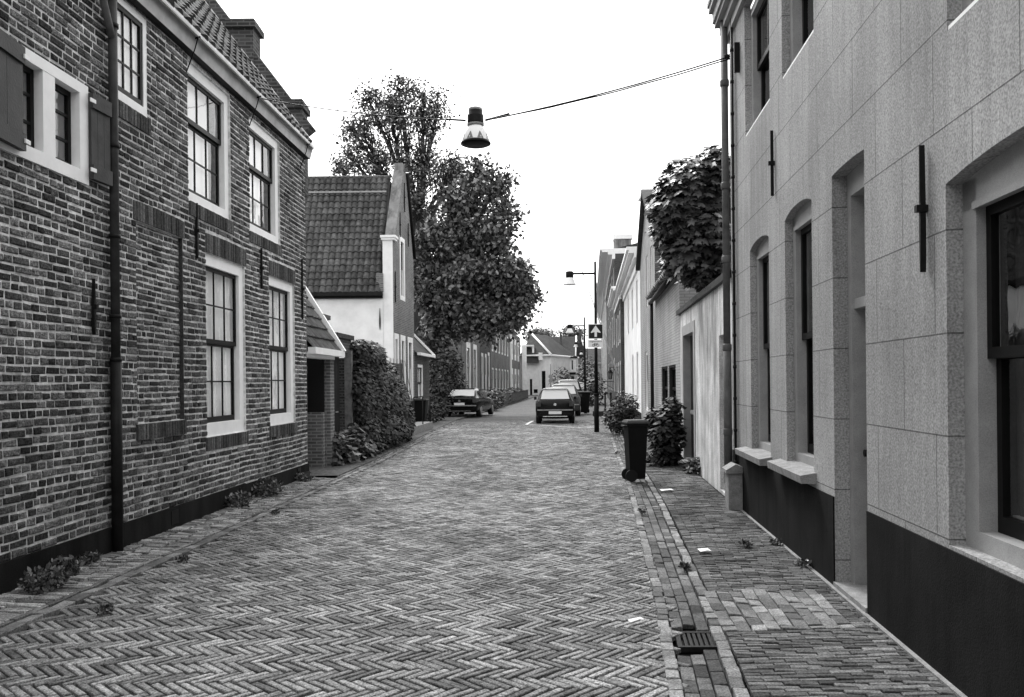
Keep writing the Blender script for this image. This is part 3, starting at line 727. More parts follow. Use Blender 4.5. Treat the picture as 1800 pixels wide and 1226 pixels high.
b=MB(); b.fbox(RF,i0,i1,e-.42,e-.12,j0+.05,j0+.09); b.build('inner_ledge',M['greyw'],wc)
v=RF.P(3.93,e-.22,j0+.09)
b=MB(); b.lathe(v,[(.05,0),(.065,.01),(.068,.10),(.066,.20),(.06,.215),(.05,.21)],20); vs_=b.build('knitted_vase',mat('knitted_wool',.6,.9,.4,60,.9,90)); tag(vs_,'pale knitted round vase standing on the ledge inside the large window','vase')
rwin(9.2,10.62,4.72,6.30,0,.08); rwin(7.4,8.6,4.72,6.30,0,.08); rwin(.2,1.2,.78,2.72,.1,.09)
rwin(2.9,4.67,3.6,5.6,0,.08)
for (p,q,z) in ((9.2,10.62,4.72),(7.4,8.6,4.72),(2.9,4.67,3.6)):
    b=MB(); b.fbox(RF,p+.003,q-.003,-.075,-.004,z-.02,z+.025); b.build('window_sill',M['white'],RH)
# door recess
b=MB(); d0,d1=6.09,6.90
b.fbox(RF,d1-.09,d1,-.34,-.12,.04,3.37); b.fbox(RF,d0,d0+.09,-.34,-.12,.04,3.37); b.fbox(RF,d0+.09,d1-.09,-.34,-.12,3.16,3.37)
b.fbox(RF,d0+.09,d1-.09,-.33,-.14,2.26,2.34)
df=b.build('door_frame',M['greyw'],RH)
b=MB(); b.fbox(RF,d0+.09,d1-.09,-.33,-.28,.06,2.26)
for (z0,z1) in ((.25,.95),(1.1,2.05)): b.fbox(RF,d0+.18,d1-.18,-.28,-.265,z0,z1)
dr=b.build('door',M['black'],RH)
b=MB(); b.tube([RF.P(d1-.2,-.28,1.12),RF.P(d1-.2,-.2,1.12)],.012,8); b.tube([RF.P(d1-.2,-.2,1.12),RF.P(d1-.2,-.17,1.12)],.028,10); b.build('handle',M['iron'],dr)
b=MB(); b.poly([RF.P(d0+.09,-.25,2.34),RF.P(d1-.09,-.25,2.34),RF.P(d1-.09,-.25,3.12),RF.P(d0+.09,-.25,3.12)]); b.build('transom_light',M['glass'],RH)
b=MB(); b.fbox(RF,d0,d1,-.5,-.36,0,3.3); b.build('dark_interior',M['room'],RH)
b=MB(); b.fbox(RF,d0+.002,d1-.002,-.35,.02,0,.065); b.build('doorstep',M['stone'],RH)
for (a,z0,z1,w_) in ((8.99,3.64,4.33,.020),(4.97,2.32,3.06,.022)): anchor(RF,a,z0,z1,'',w=w_).build('wall_anchor',M['iron'],RH)
# drainpipes at the far corner
b=MB(); b.tube([RF.P(11.62,.09,6.6),RF.P(11.62,.09,2.15)],.048,12)
dp=b.build('drainpipe',M['zinc'],RH)
b=MB(); b.tube([RF.P(11.62,.09,2.16),RF.P(11.62,.09,.3)],.055,12); b.build('iron_foot',M['zinc'],dp)
for z in (5.75,4.35,3.35,2.15,1.0):
    b=MB(); b.tube([RF.P(11.62,.09,z-.05),RF.P(11.62,.09,z-.03),RF.P(11.62,.09,z+.03),RF.P(11.62,.09,z+.05)],[.055,.062,.062,.055],12); b.build('pipe_bracket',M['zinc'],dp)
b=MB(); b.tube([RF.P(11.32,.04,6.5),RF.P(11.32,.04,.3)],.018,8)
for k in range(14): b.tube([RF.P(11.32,.04,.6+k*.42),RF.P(11.32,.04,.64+k*.42)],.026,8)
b.build('cable_conduit',M['darkpipe'],RH)
# stone guard post at the corner
gp=thing('guard_stone',(*RF.P(11.2,.1,0)[:2],0),'short chamfered stone guard post at the foot of the grey house drainpipe','bollard')
b=MB(); c=RF.P(11.25,.10,0)
b.fbox(RF,11.0,11.30,0,.19,0,.50)
b.faces([RF.P(a,n,z) for (a,n,z) in ((10.97,0,.50),(11.33,0,.50),(11.33,.22,.50),(10.97,.22,.50),(10.97,0,.58),(11.33,0,.58),(11.33,.10,.62),(10.97,.10,.62),(11.33,.22,.545),(10.97,.22,.545))],
  [(3,2,1,0),(4,5,6,7),(7,6,8,9),(3,9,8,2),(0,4,7),(0,7,9,3),(1,6,5),(1,2,8,6),(0,1,5,4)])
b.build('post',M['stone'],gp)
for fr_,nm,lb in ((LF,'brick_house','unseen dark house wall added behind the viewpoint on the left to block low sky'),(RF,'rendered_house','unseen plain grey house wall added behind the viewpoint on the right to block low sky')):  # both are added walls behind the camera, not houses of the street
    T=thing(nm,fr_.P(-15,0,0),lb,'house'); b=MB(); b.fbox(fr_,-30,-4.02,-6,0,0,6.6); b.build('wall',M['fbrickd'] if fr_ is LF else M['side'],T)  # unseen walls added behind the camera to shape the light and reflections
# ================================================================ HANGING LAMP + WIRE
lp=D(836,225,12.2)
hl=thing('hanging_lamp',(lp.x,lp.y,lp.z-.32),'bell-shaped white street lamp hanging from a wire over the middle of the street','street lamp')
k=12.2/F; cz=D(836,192,12.2).z
b=MB(); r=k
prof=[(12*r,-30*r),(14.5*r,-33*r),(20*r,-43*r),(23*r,-52*r),(24.5*r,-58*r)]
b.lathe((lp.x,lp.y,cz),prof,28,cap=False); b.build('lamp_shade',M['lampglass'],hl)
b=MB(); b.lathe((lp.x,lp.y,cz),[(12.6*r,-3*r),(12.6*r,-10*r),(14*r,-11*r),(14.5*r,-13*r),(14.5*r,-24*r),(15*r,-26*r)],24); b.build('lamp_housing',M['black'],hl)
b=MB(); b.lathe((lp.x,lp.y,cz),[(11*r,1.5*r),(12.3*r,0),(12.3*r,-7*r)],24); b.build('lamp_cap',M['stone'],hl)
b=MB(); b.lathe((lp.x,lp.y,cz),[(14.7*r,-25*r),(15*r,-29*r),(14*r,-30*r)],24); b.build('lamp_collar',M['stone'],hl)
b=MB(); b.lathe((lp.x,lp.y,cz),[(24.5*r,-57*r),(26.5*r,-60*r),(26.5*r,-62*r),(22*r,-64*r),(8*r,-66*r)],28); b.build('lamp_rim',M['black'],hl)
for i in range(8):
    b=MB(); an=i*math.pi/4+math.pi/8; 
    def pt(t,rr,z): return (lp.x+math.cos(an+t)*(rr+.6)*r,lp.y+math.sin(an+t)*(rr+.6)*r,cz+z*r)
    b.poly([pt(-.24,24.2,-56.5),pt(.24,24.2,-56.5),pt(.14,22.0,-50),pt(.03,20.2,-44),pt(-.03,20.2,-44),pt(-.14,22.0,-50)]); b.build('shade_facet',M['lampfacet'],hl)
wr=RF.P(10.97,.12,5.87); wl=LF.P(12.6,.17,5.93)
cz2=cz-20*r
sw=thing('span_wire',wr,'thin steel span wire carrying the hanging lamp between the two foreground houses','cable')
b=MB()
def cat(p,q,sag,n=14,wob=0): 
    return [Vector(p).lerp(Vector(q),i/n)-Vector((0,0,sag*4*(i/n)*(1-i/n)))+Vector((0,0,wob*math.sin(i*1.7))) for i in range(n+1)]
R0=Vector((lp.x+17*r,lp.y,cz2)); L0=Vector((lp.x-17*r,lp.y,cz2+.0))
b.tube(cat(wr,R0,.05),.010,5); b.tube(cat(wr-Vector((0,0,.03)),R0-Vector((0,0,.0)),.055,14,.003),.009,5)
b.tube(cat(R0+Vector((.35,0,.09)),R0,.0,3),.016,6)
b.build('wire',M['iron'],sw)
b=MB(); b.tube(cat(L0,wl,.06),.008,5); b.tube(cat(L0-Vector((.28,0,-.02)),L0,.0,3),.014,6); b.build('wire',M['iron'],sw)
b=MB(); b.fbox(RF,10.945,10.99,.0,.07,5.66,6.04); b.tube([RF.P(10.97,.13,5.87),RF.P(10.97,.2,5.87)],.03,8); b.build('wall_bracket',M['iron'],sw)
# ================================================================ foliage generators
nr=np.random.default_rng(11)
LOBE=np.array([(0,0),(.28,-.12),(.5,.12),(.30,.28),(.42,.62),(.16,.55),(0,1.0),(-.16,.55),(-.42,.62),(-.30,.28),(-.5,.12),(-.28,-.12)])
DIAM=np.array([(0,0),(.28,.35),(.22,.7),(0,1.),(-.22,.7),(-.28,.35)])
QUAD=np.array([(0,0),(.32,.45),(0,1.),(-.32,.45)])
def leaves(name,C,size,shape,m,parent=None,droop=.5,up=.5,var=.35,outward=None):
    N=len(C); 
    n=nr.normal(size=(N,3)); n[:,2]=np.abs(n[:,2])*.8+up
    if outward is not None: n=n*.6+outward*1.0; 
    n/=np.linalg.norm(n,axis=1)[:,None]
    t=nr.normal(size=(N,3)); t[:,2]-=droop*2
    t-=n*np.sum(t*n,axis=1)[:,None]; t/=np.linalg.norm(t,axis=1)[:,None]; s=np.cross(t,n)
    sz=size*(1+var*nr.uniform(-1,1,N)); K=len(shape)
    V=C[:,None,:]+ (t[:,None,:]*shape[None,:,1,None]+s[:,None,:]*shape[None,:,0,None])*sz[:,None,None]
    # cup the leaf
    V+= n[:,None,:]*(-.25*np.abs(shape[None,:,0,None])*sz[:,None,None])
    return np_mesh(name,V.reshape(-1,3),K,m,parent)
def ell(c,r,n,shell=.0):
    d=nr.normal(size=(n,3)); d/=np.linalg.norm(d,axis=1)[:,None]; q=nr.uniform(shell,1,n)**(1/3 if shell==0 else .6)
    return np.array(c)+d*q[:,None]*np.array(r), d
def tree(name,label,base,tr,fork,blobs,nl,size,seed,cat='tree',group=None,mleaf='leaft',sig=.35,lim=7):
    rr=random.Random(seed)
    T=thing(name,base,label,cat,group); base=Vector(base); fork=Vector(fork)
    b=MB(); b.tube([base,base.lerp(fork,.35)+Vector((.08,0,0)),base.lerp(fork,.7),fork],[tr*1.25,tr,tr*.85,tr*.7],10)
    tot=sum(w_ for *_,w_ in blobs); pts=[]
    for (c,r,w_) in blobs:
        c=Vector(c); mid=fork.lerp(c,.5)+Vector((rr.uniform(-.3,.3),rr.uniform(-.3,.3),rr.uniform(0,.5)))
        end=c+Vector((0,0,r[2]*.6))
        Pth=[fork,fork.lerp(mid,.5)+Vector((rr.uniform(-.2,.2),0,.15)),mid,mid.lerp(c,.6),c,end]
        b.tube(Pth,[tr*.5,tr*.42,tr*.33,tr*.24,tr*.17,.02],7)
        nt_=int(lim*w_/tot*len(blobs))+3; 
        for i in range(nt_*3):
            s_=Pth[rr.choice((2,3,4,4,5))]
            p,_=ell(c,r,1,.3); e=Vector(p[0]); m1=s_.lerp(e,.5)+Vector((rr.uniform(-.25,.25),rr.uniform(-.25,.25),rr.uniform(0,.4)))
            b.tube([s_,m1,e],[tr*.10+.008,tr*.06+.006,.006],4)
            for t in (.55,.7,.85,1.):
                q=m1.lerp(e,(t-.5)*2); pts.append((q,w_/nt_))
    b.build('trunk',M['bark'],T)
    P=np.array([tuple(p) for p,_ in pts]); Wt=np.array([w_ for _,w_ in pts]); Wt/=Wt.sum()
    ix=nr.choice(len(P),nl,p=Wt); C=P[ix]+nr.normal(size=(nl,3))*sig
    leaves('crown',C,size,QUAD,M[mleaf],T,droop=.2,up=.25)
    return T
def pb(px,py,d,rx,ry,w_,dy=None):
    c=D(px,py,d); return (tuple(c),(rx*d/F,(dy or rx*d/F),ry*d/F),w_)
# tall tree behind, sparse
d=54
tree('tree','tall sparse broadleaf tree with upright bare limbs rising behind the gabled house',(-6.4,d,0),.40,D(735,430,d),
   [pb(690,215,d,55,60,1.0),pb(640,240,d,38,50,.55),pb(745,200,d,45,55,.8),pb(770,190,d,30,40,.35),pb(660,290,d,55,30,.7),pb(735,290,d,60,50,1.1),pb(790,310,d,40,50,.6),pb(700,160,d,45,28,.5),pb(622,232,d,28,35,.35),pb(612,275,d,22,22,.25),pb(800,300,d,40,35,.45),pb(650,180,d,35,30,.4),pb(730,370,d,60,40,.9)],
   11500,.20,3,sig=.26,lim=13)
d=46
tree('tree','broad dense tree with a dark leafy crown overhanging the street beside the gabled house',(-4.9,d,0),.42,D(765,560,d),
   [pb(830,350,d,55,45,.8),pb(872,325,d,32,26,.3),pb(845,300,d,22,22,.15),pb(890,380,d,28,36,.35),pb(790,400,d,60,70,1.5),pb(855,420,d,55,45,1.2),pb(830,490,d,70,50,1.8),pb(895,490,d,50,40,1.2),pb(915,520,d,32,32,.6),pb(780,520,d,60,50,1.7),pb(850,560,d,65,42,1.7),pb(900,555,d,42,34,.8),pb(770,590,d,40,25,.8),pb(745,470,d,35,70,1.)],
   27000,.275,4,sig=.21,lim=17)
tree('tree','small distant tree top just showing above the tiled roof of the gabled house',(-19.,60,0),.2,D(606,330,60),[pb(603,298,60,25,16,1)],500,.22,5,sig=.3,lim=6)
# ================================================================ LEAN-TO AND GARDEN WALL (left)
LT=thing('lean_to',LF.P(16.4,0,0),'small lean-to with steep tiled roof and dark open passage beside the long brick house','outbuilding')
b=MB(); b.fbox(LF,17.05,17.35,-.14,-.02,0,2.30); b.build('pier',M['fbrick'],LT)
b=MB(); b.fbox(LF,AE+.1,17.0,-1.3,-1.25,0,2.28); b.fbox(LF,17.0,17.04,-1.25,-.14,0,2.29); b.build('door',M['room'],LT)  # black boards stand in for the darkness inside the open passage
b=MB(); b.fbox(LF,AE+.02,17.55,.02,.16,2.26,2.38); b.fbox(LF,AE+.02,17.35,-.2,.0,2.2,2.3); b.build('gutter',M['white'],LT)
S2=(-Nn*.57+Vector((0,0,.93))).normalized()
V,Fc=pantiles(LF.P(AE+.05,.08,2.36),U,S2,2.15,2.3,seed=5,tw=.2,th=.26,amp=.02); 
b=MB(); b.poly([LF.P(AE+.02,.05,2.3),LF.P(17.5,.05,2.3),LF.P(17.5,-1.4,4.66),LF.P(AE+.02,-1.4,4.66)]); r_=b.build('roof',M['roofd'],LT)
b=MB(); b.fbox(LF,16.86,16.98,-.75,-.12,0,1.15); b.build('low_wall',M['fbrick'],LT); raw('tiles',V,Fc,M['tile'],r_)
NR2=U.cross(S2); NR2=NR2 if NR2.z>0 else -NR2
b=MB(); obox(b,LF.P(17.42,.12,2.34),U,S2,NR2,.10,2.35,.09); b.build('verge_board',M['white'],r_)
b=MB(); b.poly([LF.P(17.36,-.02,0),LF.P(17.36,-.02,2.3),LF.P(17.36,-1.4,4.55),LF.P(17.36,-3,4.55),LF.P(17.36,-3,0)]); b.build('end_wall',M['fbrickd'],LT)
GW=thing('garden_wall',LF.P(20,0,0),'dark brick garden wall with raised pier and soldier course behind the ivy','wall')
GL_=street(-4.43,.048,'L')
b=MB()
b.fbox(LF,17.5,18.0,-.62,-.30,0,3.06); b.fbox(LF,17.45,18.05,-.66,-.26,3.06,3.15); b.build('pier',M['fbrickd'],GW)
b=MB(); b.fbox(LF,18.0,19.4,-.45,-.15,2.40,2.70); b.fbox(LF,19.4,26.0,-.45,-.15,0,2.3); b.build('wall',M['fbrickd'],GW)
b=MB(); b.fbox(LF,18.0,19.5,-.50,-.10,2.70,2.80); b.build('coping',M['lintel'],GW)
gd=thing('garden_door',LF.P(18.6,0,0),'black boarded garden gate with pale handle between the lean-to and a wooden post','gate')
b=MB()
for k in range(6): b.fbox(LF,18.02+k*.16,18.17+k*.16,-.36,-.32,.05,2.4)
b.build('boards',M['darkwood'],gd); b=MB(); b.fbox(LF,18.55,18.75,-.32,-.29,1.08,1.11); b.build('handle',M['stone'],gd)
b=MB(); a_=LF.a(610,700); b.fbox(LF,19.02,19.14,-.22,-.06,0,2.45); po=b.build('gate_post',M['wood']); tag(po,'pale weathered square wooden post standing beside the ivy','post')
# ivy mass
IV=thing('ivy',(-3.5,21,0),'dense climbing ivy covering the garden wall before the white gabled house','climbing plant')
Cs=[];Os=[]
for (a,z,ra,rz,n_,k) in ((20.0,1.5,1.0,1.2,4600,.26),(21.3,1.4,1.4,1.2,5000,.36),(22.8,1.3,1.4,1.05,4000,.38),(24.4,.95,1.4,.95,3200,.34),(25.4,.6,1.1,.7,1900,.30),(20.8,2.4,1.5,.35,2200,.32),(19.8,2.5,.6,.25,800,.25),(20.,.6,.9,.6,900,.4),(22.5,.5,2.,.5,1500,.6)):
    c=LF.P(a,-.02,z); P_,d_=ell((0,0,0),(k,ra,rz),n_,.65); P_=P_+np.array(c); Cs.append(P_); Os.append(d_)
C=np.concatenate(Cs); O_=np.concatenate(Os); kx=C[:,0]>-4.43+.048*C[:,1]-.5; C=C[kx];O_=O_[kx]; C[:,2]=np.maximum(C[:,2],.05)
leaves('foliage',C,.088,LOBE,M['leafd'],IV,droop=.8,outward=O_+np.array([.3,-.2,.5]))
b=MB()
for i in range(26):
    a=19.4+i*.26; p=LF.P(a,.02,0); b.tube([p,p+Vector((rnd.uniform(-.1,.15),rnd.uniform(-.2,.2),1.1)),p+Vector((rnd.uniform(-.1,.1),rnd.uniform(-.4,.4),2.4))],[.02,.014,.006],5)
b.build('stems',M['bark'],IV)
def bush(name,label,blobs,n,size,m='leafd',shape=DIAM,cat='bush',group=None,droop=.2,stems=8):
    c0=Vector(blobs[0][0]); T=thing(name,(c0.x,c0.y,0),label,cat,group)
    tot=sum(r[0]*r[1]*r[2] for _,r in blobs); Cs=[];Os=[]
    for c,r in blobs:
        k=max(20,int(n*r[0]*r[1]*r[2]/tot)); P_,d_=ell(c,r,k,.35); Cs.append(P_);Os.append(d_)
    C=np.concatenate(Cs); O_=np.concatenate(Os); C[:,2]=np.maximum(C[:,2],.04)
    leaves('foliage',C,size,shape,M[m],T,droop=droop,outward=O_*.8+np.array([0,0,.6]))
    b=MB()
    for c,r in blobs:
        for i in range(stems):
            e=Vector(c)+Vector((rnd.uniform(-.7,.7)*r[0],rnd.uniform(-.7,.7)*r[1],rnd.uniform(-.2,.8)*r[2])); s_=Vector((c0.x*.3+c[0]*.7,c0.y*.3+c[1]*.7,0)); b.tube([s_,s_.lerp(e,.6)+Vector((rnd.uniform(-.05,.05),0,.05)),e],[.014,.010,.004],4)
    b.build('stems',M['bark'],T); return T
def g3(px,py,d): p=D(px,py,d); return (p.x,p.y,p.z)
bush('bush','low broad-leaved plant at the foot of the weathered wooden gate post',[((-3.62,17.6,.35),(.35,.55,.42)),((-3.45,18.3,.3),(.3,.5,.35)),((-3.35,19.2,.25),(.3,.6,.3)),((-3.5,18.7,.6),(.22,.35,.3))],900,.17,m='leafc')
bush('bush','trailing ground plants spilling over the kerb in front of the ivy',[((-3.25,20.5,.2),(.25,.9,.28)),((-3.15,22.3,.25),(.22,.9,.3)),((-3.1,24.0,.3),(.25,.8,.35))],1300,.10)
# ================================================================ WHITE GABLED HOUSE
GH=thing('gabled_house',GF.P(32,0,0),'white rendered house with steep pantiled roof and narrow brick gable facing the street','house')
ya,yb,yc=30.1,34.15,32.45
shz=6.9
def gtop(a):
    if a<ya+.35: return shz
    if a<yc-.3: return shz+(9.75-shz)*((a-ya-.35)/(yc-.3-ya-.35))
    if a<=yc+.3: return 9.75
    return 9.75+(6.7-9.75)*((a-yc-.3)/(yb-yc-.3))
gw=[(30.2,31.0,1.05,3.5,0,.10),(31.35,32.25,1.05,3.5,0,.10),(32.75,33.8,1.05,3.5,0,.10),(31.35,32.3,4.8,7.15,0,.08)]
b=MB(); wallface(b,GF,ya,yb,.9,9.75,gw,top=(gtop,[ya+.349,ya+.35,yc-.3,yc+.3]))
b.build('facade',M['fbrick'],GH)
# gable thickness (white/grey render seen from the side)
b=MB(); cs=[ya,ya+.349,ya+.35,yc-.3,yc+.3,yb]
T=.36
b.poly([GF.P(ya,0,0),GF.P(ya,-T,0),GF.P(ya,-T,shz),GF.P(ya,0,shz)])
b.build('corner_strip',M['whitewall'],GH)
b=MB()
for p,q in zip(cs,cs[1:]):
    b.poly([GF.P(p,.02,gtop(p)),GF.P(q,.02,gtop(q)),GF.P(q,-T,gtop(q)),GF.P(p,-T,gtop(p))])
b.poly([GF.P(p,-T,gtop(p)) for p in cs]+[GF.P(yb,-T,4.5),GF.P(ya,-T,4.5)])
b.build('gable_coping',M['side'],GH)
b=MB(); b.fbox(GF,ya-.06,ya+.42,-T-.04,.08,shz-.12,shz-.04); b.fbox(GF,ya-.10,ya+.46,-T-.06,.12,shz-.04,shz+.04); b.build('shoulder_cornice',M['white'],GH)
b=MB(); b.fbox(GF,yc+.05,yc+.45,-.40,-.08,9.5,10.12); b.build('chimney',M['side'],GH)
b=MB(); b.fbox(GF,ya+.01,yb,-.2,.015,0,.92); b.build('plinth',M['whitewall'],GH)
b=MB(); b.tube([GF.P(yc+.3,.05,9.8),GF.P(yb+.03,.05,6.7)],.07,6); b.build('verge_board',M['black'],GH)
sf=cross(ya,0)
xc=GF.P(ya,-T,0).x
b=MB(); b.poly([(-16,ya,0),(xc,ya,0),(xc,ya,5.0),(-16,ya,5.0)],[(-16,0),(xc,0),(xc,5),(-16,5)]); b.build('side_wall',M['whitewall'],GH)
b=MB(); b.poly([GF.P(yb,0,0),GF.P(yb,-12,0),GF.P(yb,-12,5),GF.P(yb,0,6.7)]); b.build('rear_wall',M['fbrick'],GH)
Sg=Vector((0,2.3,4.55)).normalized(); Ag=Vector((1,0,0))
V,Fc=pantiles((-16,ya-.12,4.93),Ag,Sg,xc+16-.02,5.15,seed=7,tw=.215,th=.285,amp=.045)
b=MB(); b.poly([(-16,ya-.1,4.85),(xc,ya-.1,4.85),(xc,yc-.15,9.45),(-16,yc-.15,9.45)]); b.poly([(-16,yb+.2,4.85),(xc,yb+.2,4.85),(xc,yc-.15,9.45),(-16,yc-.15,9.45)])
r_=b.build('roof',M['roofd'],GH); raw('tiles',V,Fc,M['tile'],r_)
b=MB(); b.tube([(-16,yc-.12,9.5),(xc,yc-.12,9.5)],.10,8); b.build('ridge',M['tile'],r_)
b=MB(); p0=Vector((-16,ya-.12,4.93))+Sg*4.35; Ng=Vector((0,-Sg.z,Sg.y)); obox(b,p0+Ng*.05,Ag,Sg,Ng,xc+15.9,.07,.05); b.build('roof_batten',M['stone'],r_)
b=MB(); b.box(-16,xc+.02,ya-.24,ya-.10,4.80,4.93); b.box(-16,xc,ya-.10,ya+.02,4.72,4.80); b.build('gutter',M['darkpipe'],GH)
# rubble brick at gable foot of roof
b=MB(); b.fbox(GF,ya-.06,ya+.5,-T-.22,-T+.02,4.95,5.6); b.build('kneeler',M['fbrick'],GH)
for (a0,a1,z0,z1,_,_) in gw[:3]: sash(GF,a0,a1,z0,z1,GH,fw=.20,cols=1,rows=(1,1),back='room',nf=.015,split=.5,dep=.05)
sash(GF,31.35,32.3,4.8,7.15,GH,fw=.17,cols=2,rows=(1,1),back='room',nf=.015,dep=.05)
for a0,a1 in ((30.15,31.05),(31.3,32.3),(32.7,33.85)):
    b=MB(); b.fbox(GF,a0,a1,-.05,.10,1.03,1.13); b.build('window_sill',M['stone'],GH)
for (a,z0,z1) in ((32.3,8.2,9.3),(31.4,7.1,8.0),(33.0,7.0,7.9),(30.4,4.6,5.7)): anchor(GF,a,z0,z1,'',w=.06).build('wall_anchor',M['iron'],GH)
p=D(668,560,ya); sfr=cross(ya,p.x); anchor(sfr,0,D(668,580,ya).z,D(668,542,ya).z,'',w=.05).build('wall_anchor',M['iron'],GH)
# stoop
ST=thing('stoop',GF.P(31,1.2,0),'stone stoop with iron railing at the gabled house door','steps')
b=MB(); b.fbox(GF,27.6,31.4,.6,1.15,0,.30); b.fbox(GF,27.0,27.6,.55,1.2,0,.16); b.build('step',M['stone'],ST)
b=MB()
for a in (27.9,29.6,31.2): b.tube([GF.P(a,1.1,.28),GF.P(a,1.1,1.25)],.022,6)
b.tube([GF.P(27.9,1.1,1.25),GF.P(31.2,1.1,1.25)],.02,6); b.build('railing',M['iron'],ST)
# annex
AN=thing('annex',GF.P(36,0,0),'low brick annex with tiled roof and white window behind the gabled house','outbuilding')
b=MB(); wallface(b,GF,yb+.01,37.8,0,2.9,[(34.9,36.3,.9,2.5,0,.1)]); b.poly([GF.P(37.8,0,0),GF.P(37.8,-4,0),GF.P(37.8,-4,6),GF.P(37.8,0,2.9)]); b.build('wall',M['fbrickd'],AN)
sash(GF,34.9,36.3,.9,2.5,AN,fw=.13,cols=2,rows=(1,1),back='curtain')
b=MB(); b.poly([GF.P(yb,.15,2.88),GF.P(38,.15,2.88),GF.P(38,-2.2,5.3),GF.P(yb,-2.2,5.3)]); r_=b.build('roof',M['roofd'],AN)
b=MB(); b.fbox(GF,yb,38,.12,.26,2.84,2.95); S3=(-GF.n*2.35+Vector((0,0,2.42))).normalized(); N3=GF.u.normalized().cross(S3); N3=N3 if N3.z>0 else -N3
obox(b,GF.P(37.9,.2,2.9),GF.u.normalized(),S3,N3,.12,3.4,.08); b.build('gutter',M['white'],r_)
# ================================================================ BINS
def bin_(name,loc,label,rz=0,h=1.05,w_=.56,dp=.62):
    T=thing(name,loc,label,'bin','wheeled rubbish bins'); T.rotation_euler=(0,0,rz)
    def q(z,s): return [(-w_/2*s,-dp/2*s,z),(w_/2*s,-dp/2*s,z),(w_/2*s,dp/2*s,z),(-w_/2*s,dp/2*s,z)]
    b=MB(); P=q(.04,.72)+q(h*.88,.93)+q(h*.90,1.0)+q(h*.94,1.0)
    fs=[(3,2,1,0)]+[(i*4+k,i*4+(k+1)%4,(i+1)*4+(k+1)%4,(i+1)*4+k) for i in range(3) for k in range(4)]+[(12,13,14,15)]
    b.faces(P,fs); b.build('body',M['plastic'],T,local=True)
    b=MB(); P=q(h*.945,1.05)+q(h*.965,1.06)+q(h*1.0,.88); b.faces(P,[(3,2,1,0)]+[(i*4+k,i*4+(k+1)%4,(i+1)*4+(k+1)%4,(i+1)*4+k) for i in range(2) for k in range(4)]+[(8,9,10,11)]); b.build('lid',mat_bl,T,local=True)
    b=MB(); b.tube([(-w_*.4,dp*.56,h*.9),(w_*.4,dp*.56,h*.9)],.018,8)
    for s in (-1,1): b.tube([(s*w_*.4,dp*.45,h*.9),(s*w_*.4,dp*.57,h*.9)],.018,6)
    b.build('handle',M['plastic'],T,local=True)
    for s in (-1,1):
        b=MB(); b.tube([(s*w_*.30,dp*.30,.10),(s*w_*.46,dp*.30,.10)],.10,16); b.build('wheel',M['tyre'],T,local=True)
    return T
mat_bl=mat('bin_lid',.05,.3,.2,6)
g=G(1121,850); bin_('wheelie_bin',(g.x,g.y+.22,.02),'black wheeled bin with shiny lid standing on the right pavement edge',R_(97),1.03,.36,.36)
g=G(741,749); bin_('wheelie_bin',(g.x,33.6,.055),'black wheeled bin standing in front of the low annex beside the gabled house',R_(85))
g=D(1028,720,43); bin_('wheelie_bin',(D(1024,700,45).x,45,.06),'dark bin with flat lid standing on the right pavement beyond the parked cars',0,1.15,.8,.7)
# ================================================================ RIGHT: garden wall with two doors
WW=thing('garden_wall',RF.P(15,0,0),'tall stained pale rendered garden wall with dark coping beside the grey house','wall')
WE=18.45
opw=[(11.98,12.95,.05,2.38,0,.14),(15.85,17.95,.05,2.83,0,.16)]
b=MB(); wallface(b,RF,RE+.01,WE,0,3.12,opw); b.poly([RF.P(WE,0,0),RF.P(WE,-.5,0),RF.P(WE,-.5,3.1),RF.P(WE,0,3.1)]); b.build('wall',M['dirtywall'],WW)
b=MB(); b.fbox(RF,RE+.01,WE+.1,-.35,.07,3.12,3.22); b.build('coping',mat('wet_coping',.05,.6,.4,6,.5,40),WW)
b=MB(); b.fbox(RF,11.98,12.95,-.2,-.10,.05,2.38); dd=b.build('door',M['side'],WW); tag(dd,'patchy grey door right beside the drainpipe')
b=MB(); b.fbox(RF,12.6,12.75,-.10,-.04,1.9,2.05); b.build('lock',M['white'],dd)
b=MB(); a0,a1=15.85,17.95; ring(b,RF,a0,a1,.05,2.83,.20,-.2,.015,wb=.02); b.build('door_frame',M['greyw'],WW)
b=MB(); b.fbox(RF,a0+.2,a1-.2,-.2,-.14,.05,2.63); d2=b.build('door',M['black'],WW)
b=MB(); b.fbox(RF,a0+.4,a1-.4,-.14,-.125,1.25,2.3); b.build('door_panel',M['darkpipe'],d2); b=MB(); b.fbox(RF,a0+.3,a1-.3,-.14,-.11,1.02,1.10); b.build('letter_rail',M['stone'],d2)
b=MB(); b.fbox(RF,12.97,15.6,0,.008,.0,.55); 
# creeper tree over the wall
d=15.5
cr=[pb(1215,330,d,62,55,1.6,.8),pb(1255,310,d,40,45,1.,.8),pb(1180,365,d,40,45,1.,.8),pb(1225,400,d,62,60,1.7,.9),pb(1262,440,d,30,60,1.,.8),pb(1205,450,d,42,40,1.,.7),pb(1232,480,d,34,28,.7,.6),pb(1168,390,d,26,40,.6,.6),pb(1252,275,d,22,16,.25,.4)]
CT=thing('tree',RF.P(15.3,-.8,0),'large-leaved maple crown leaning over the pale garden wall beside the grey house','tree')
b=MB(); base=RF.P(15.5,-1.0,0); fk=RF.P(15.4,-.9,3.6); b.tube([base,fk],[.16,.12],9)
Cs=[];Os=[]
for c,r,w_ in cr:
    b.tube([fk,fk.lerp(Vector(c),.5)+Vector((0,0,.2)),Vector(c)],[.07,.05,.02],6)
    P_,d_=ell(c,r,int(330*w_),.5); Cs.append(P_);Os.append(d_)
    P_,d_=ell(c,(r[0]*.9,r[1]*.9,r[2]*.9),int(150*w_),0); Cs.append(P_);Os.append(d_)
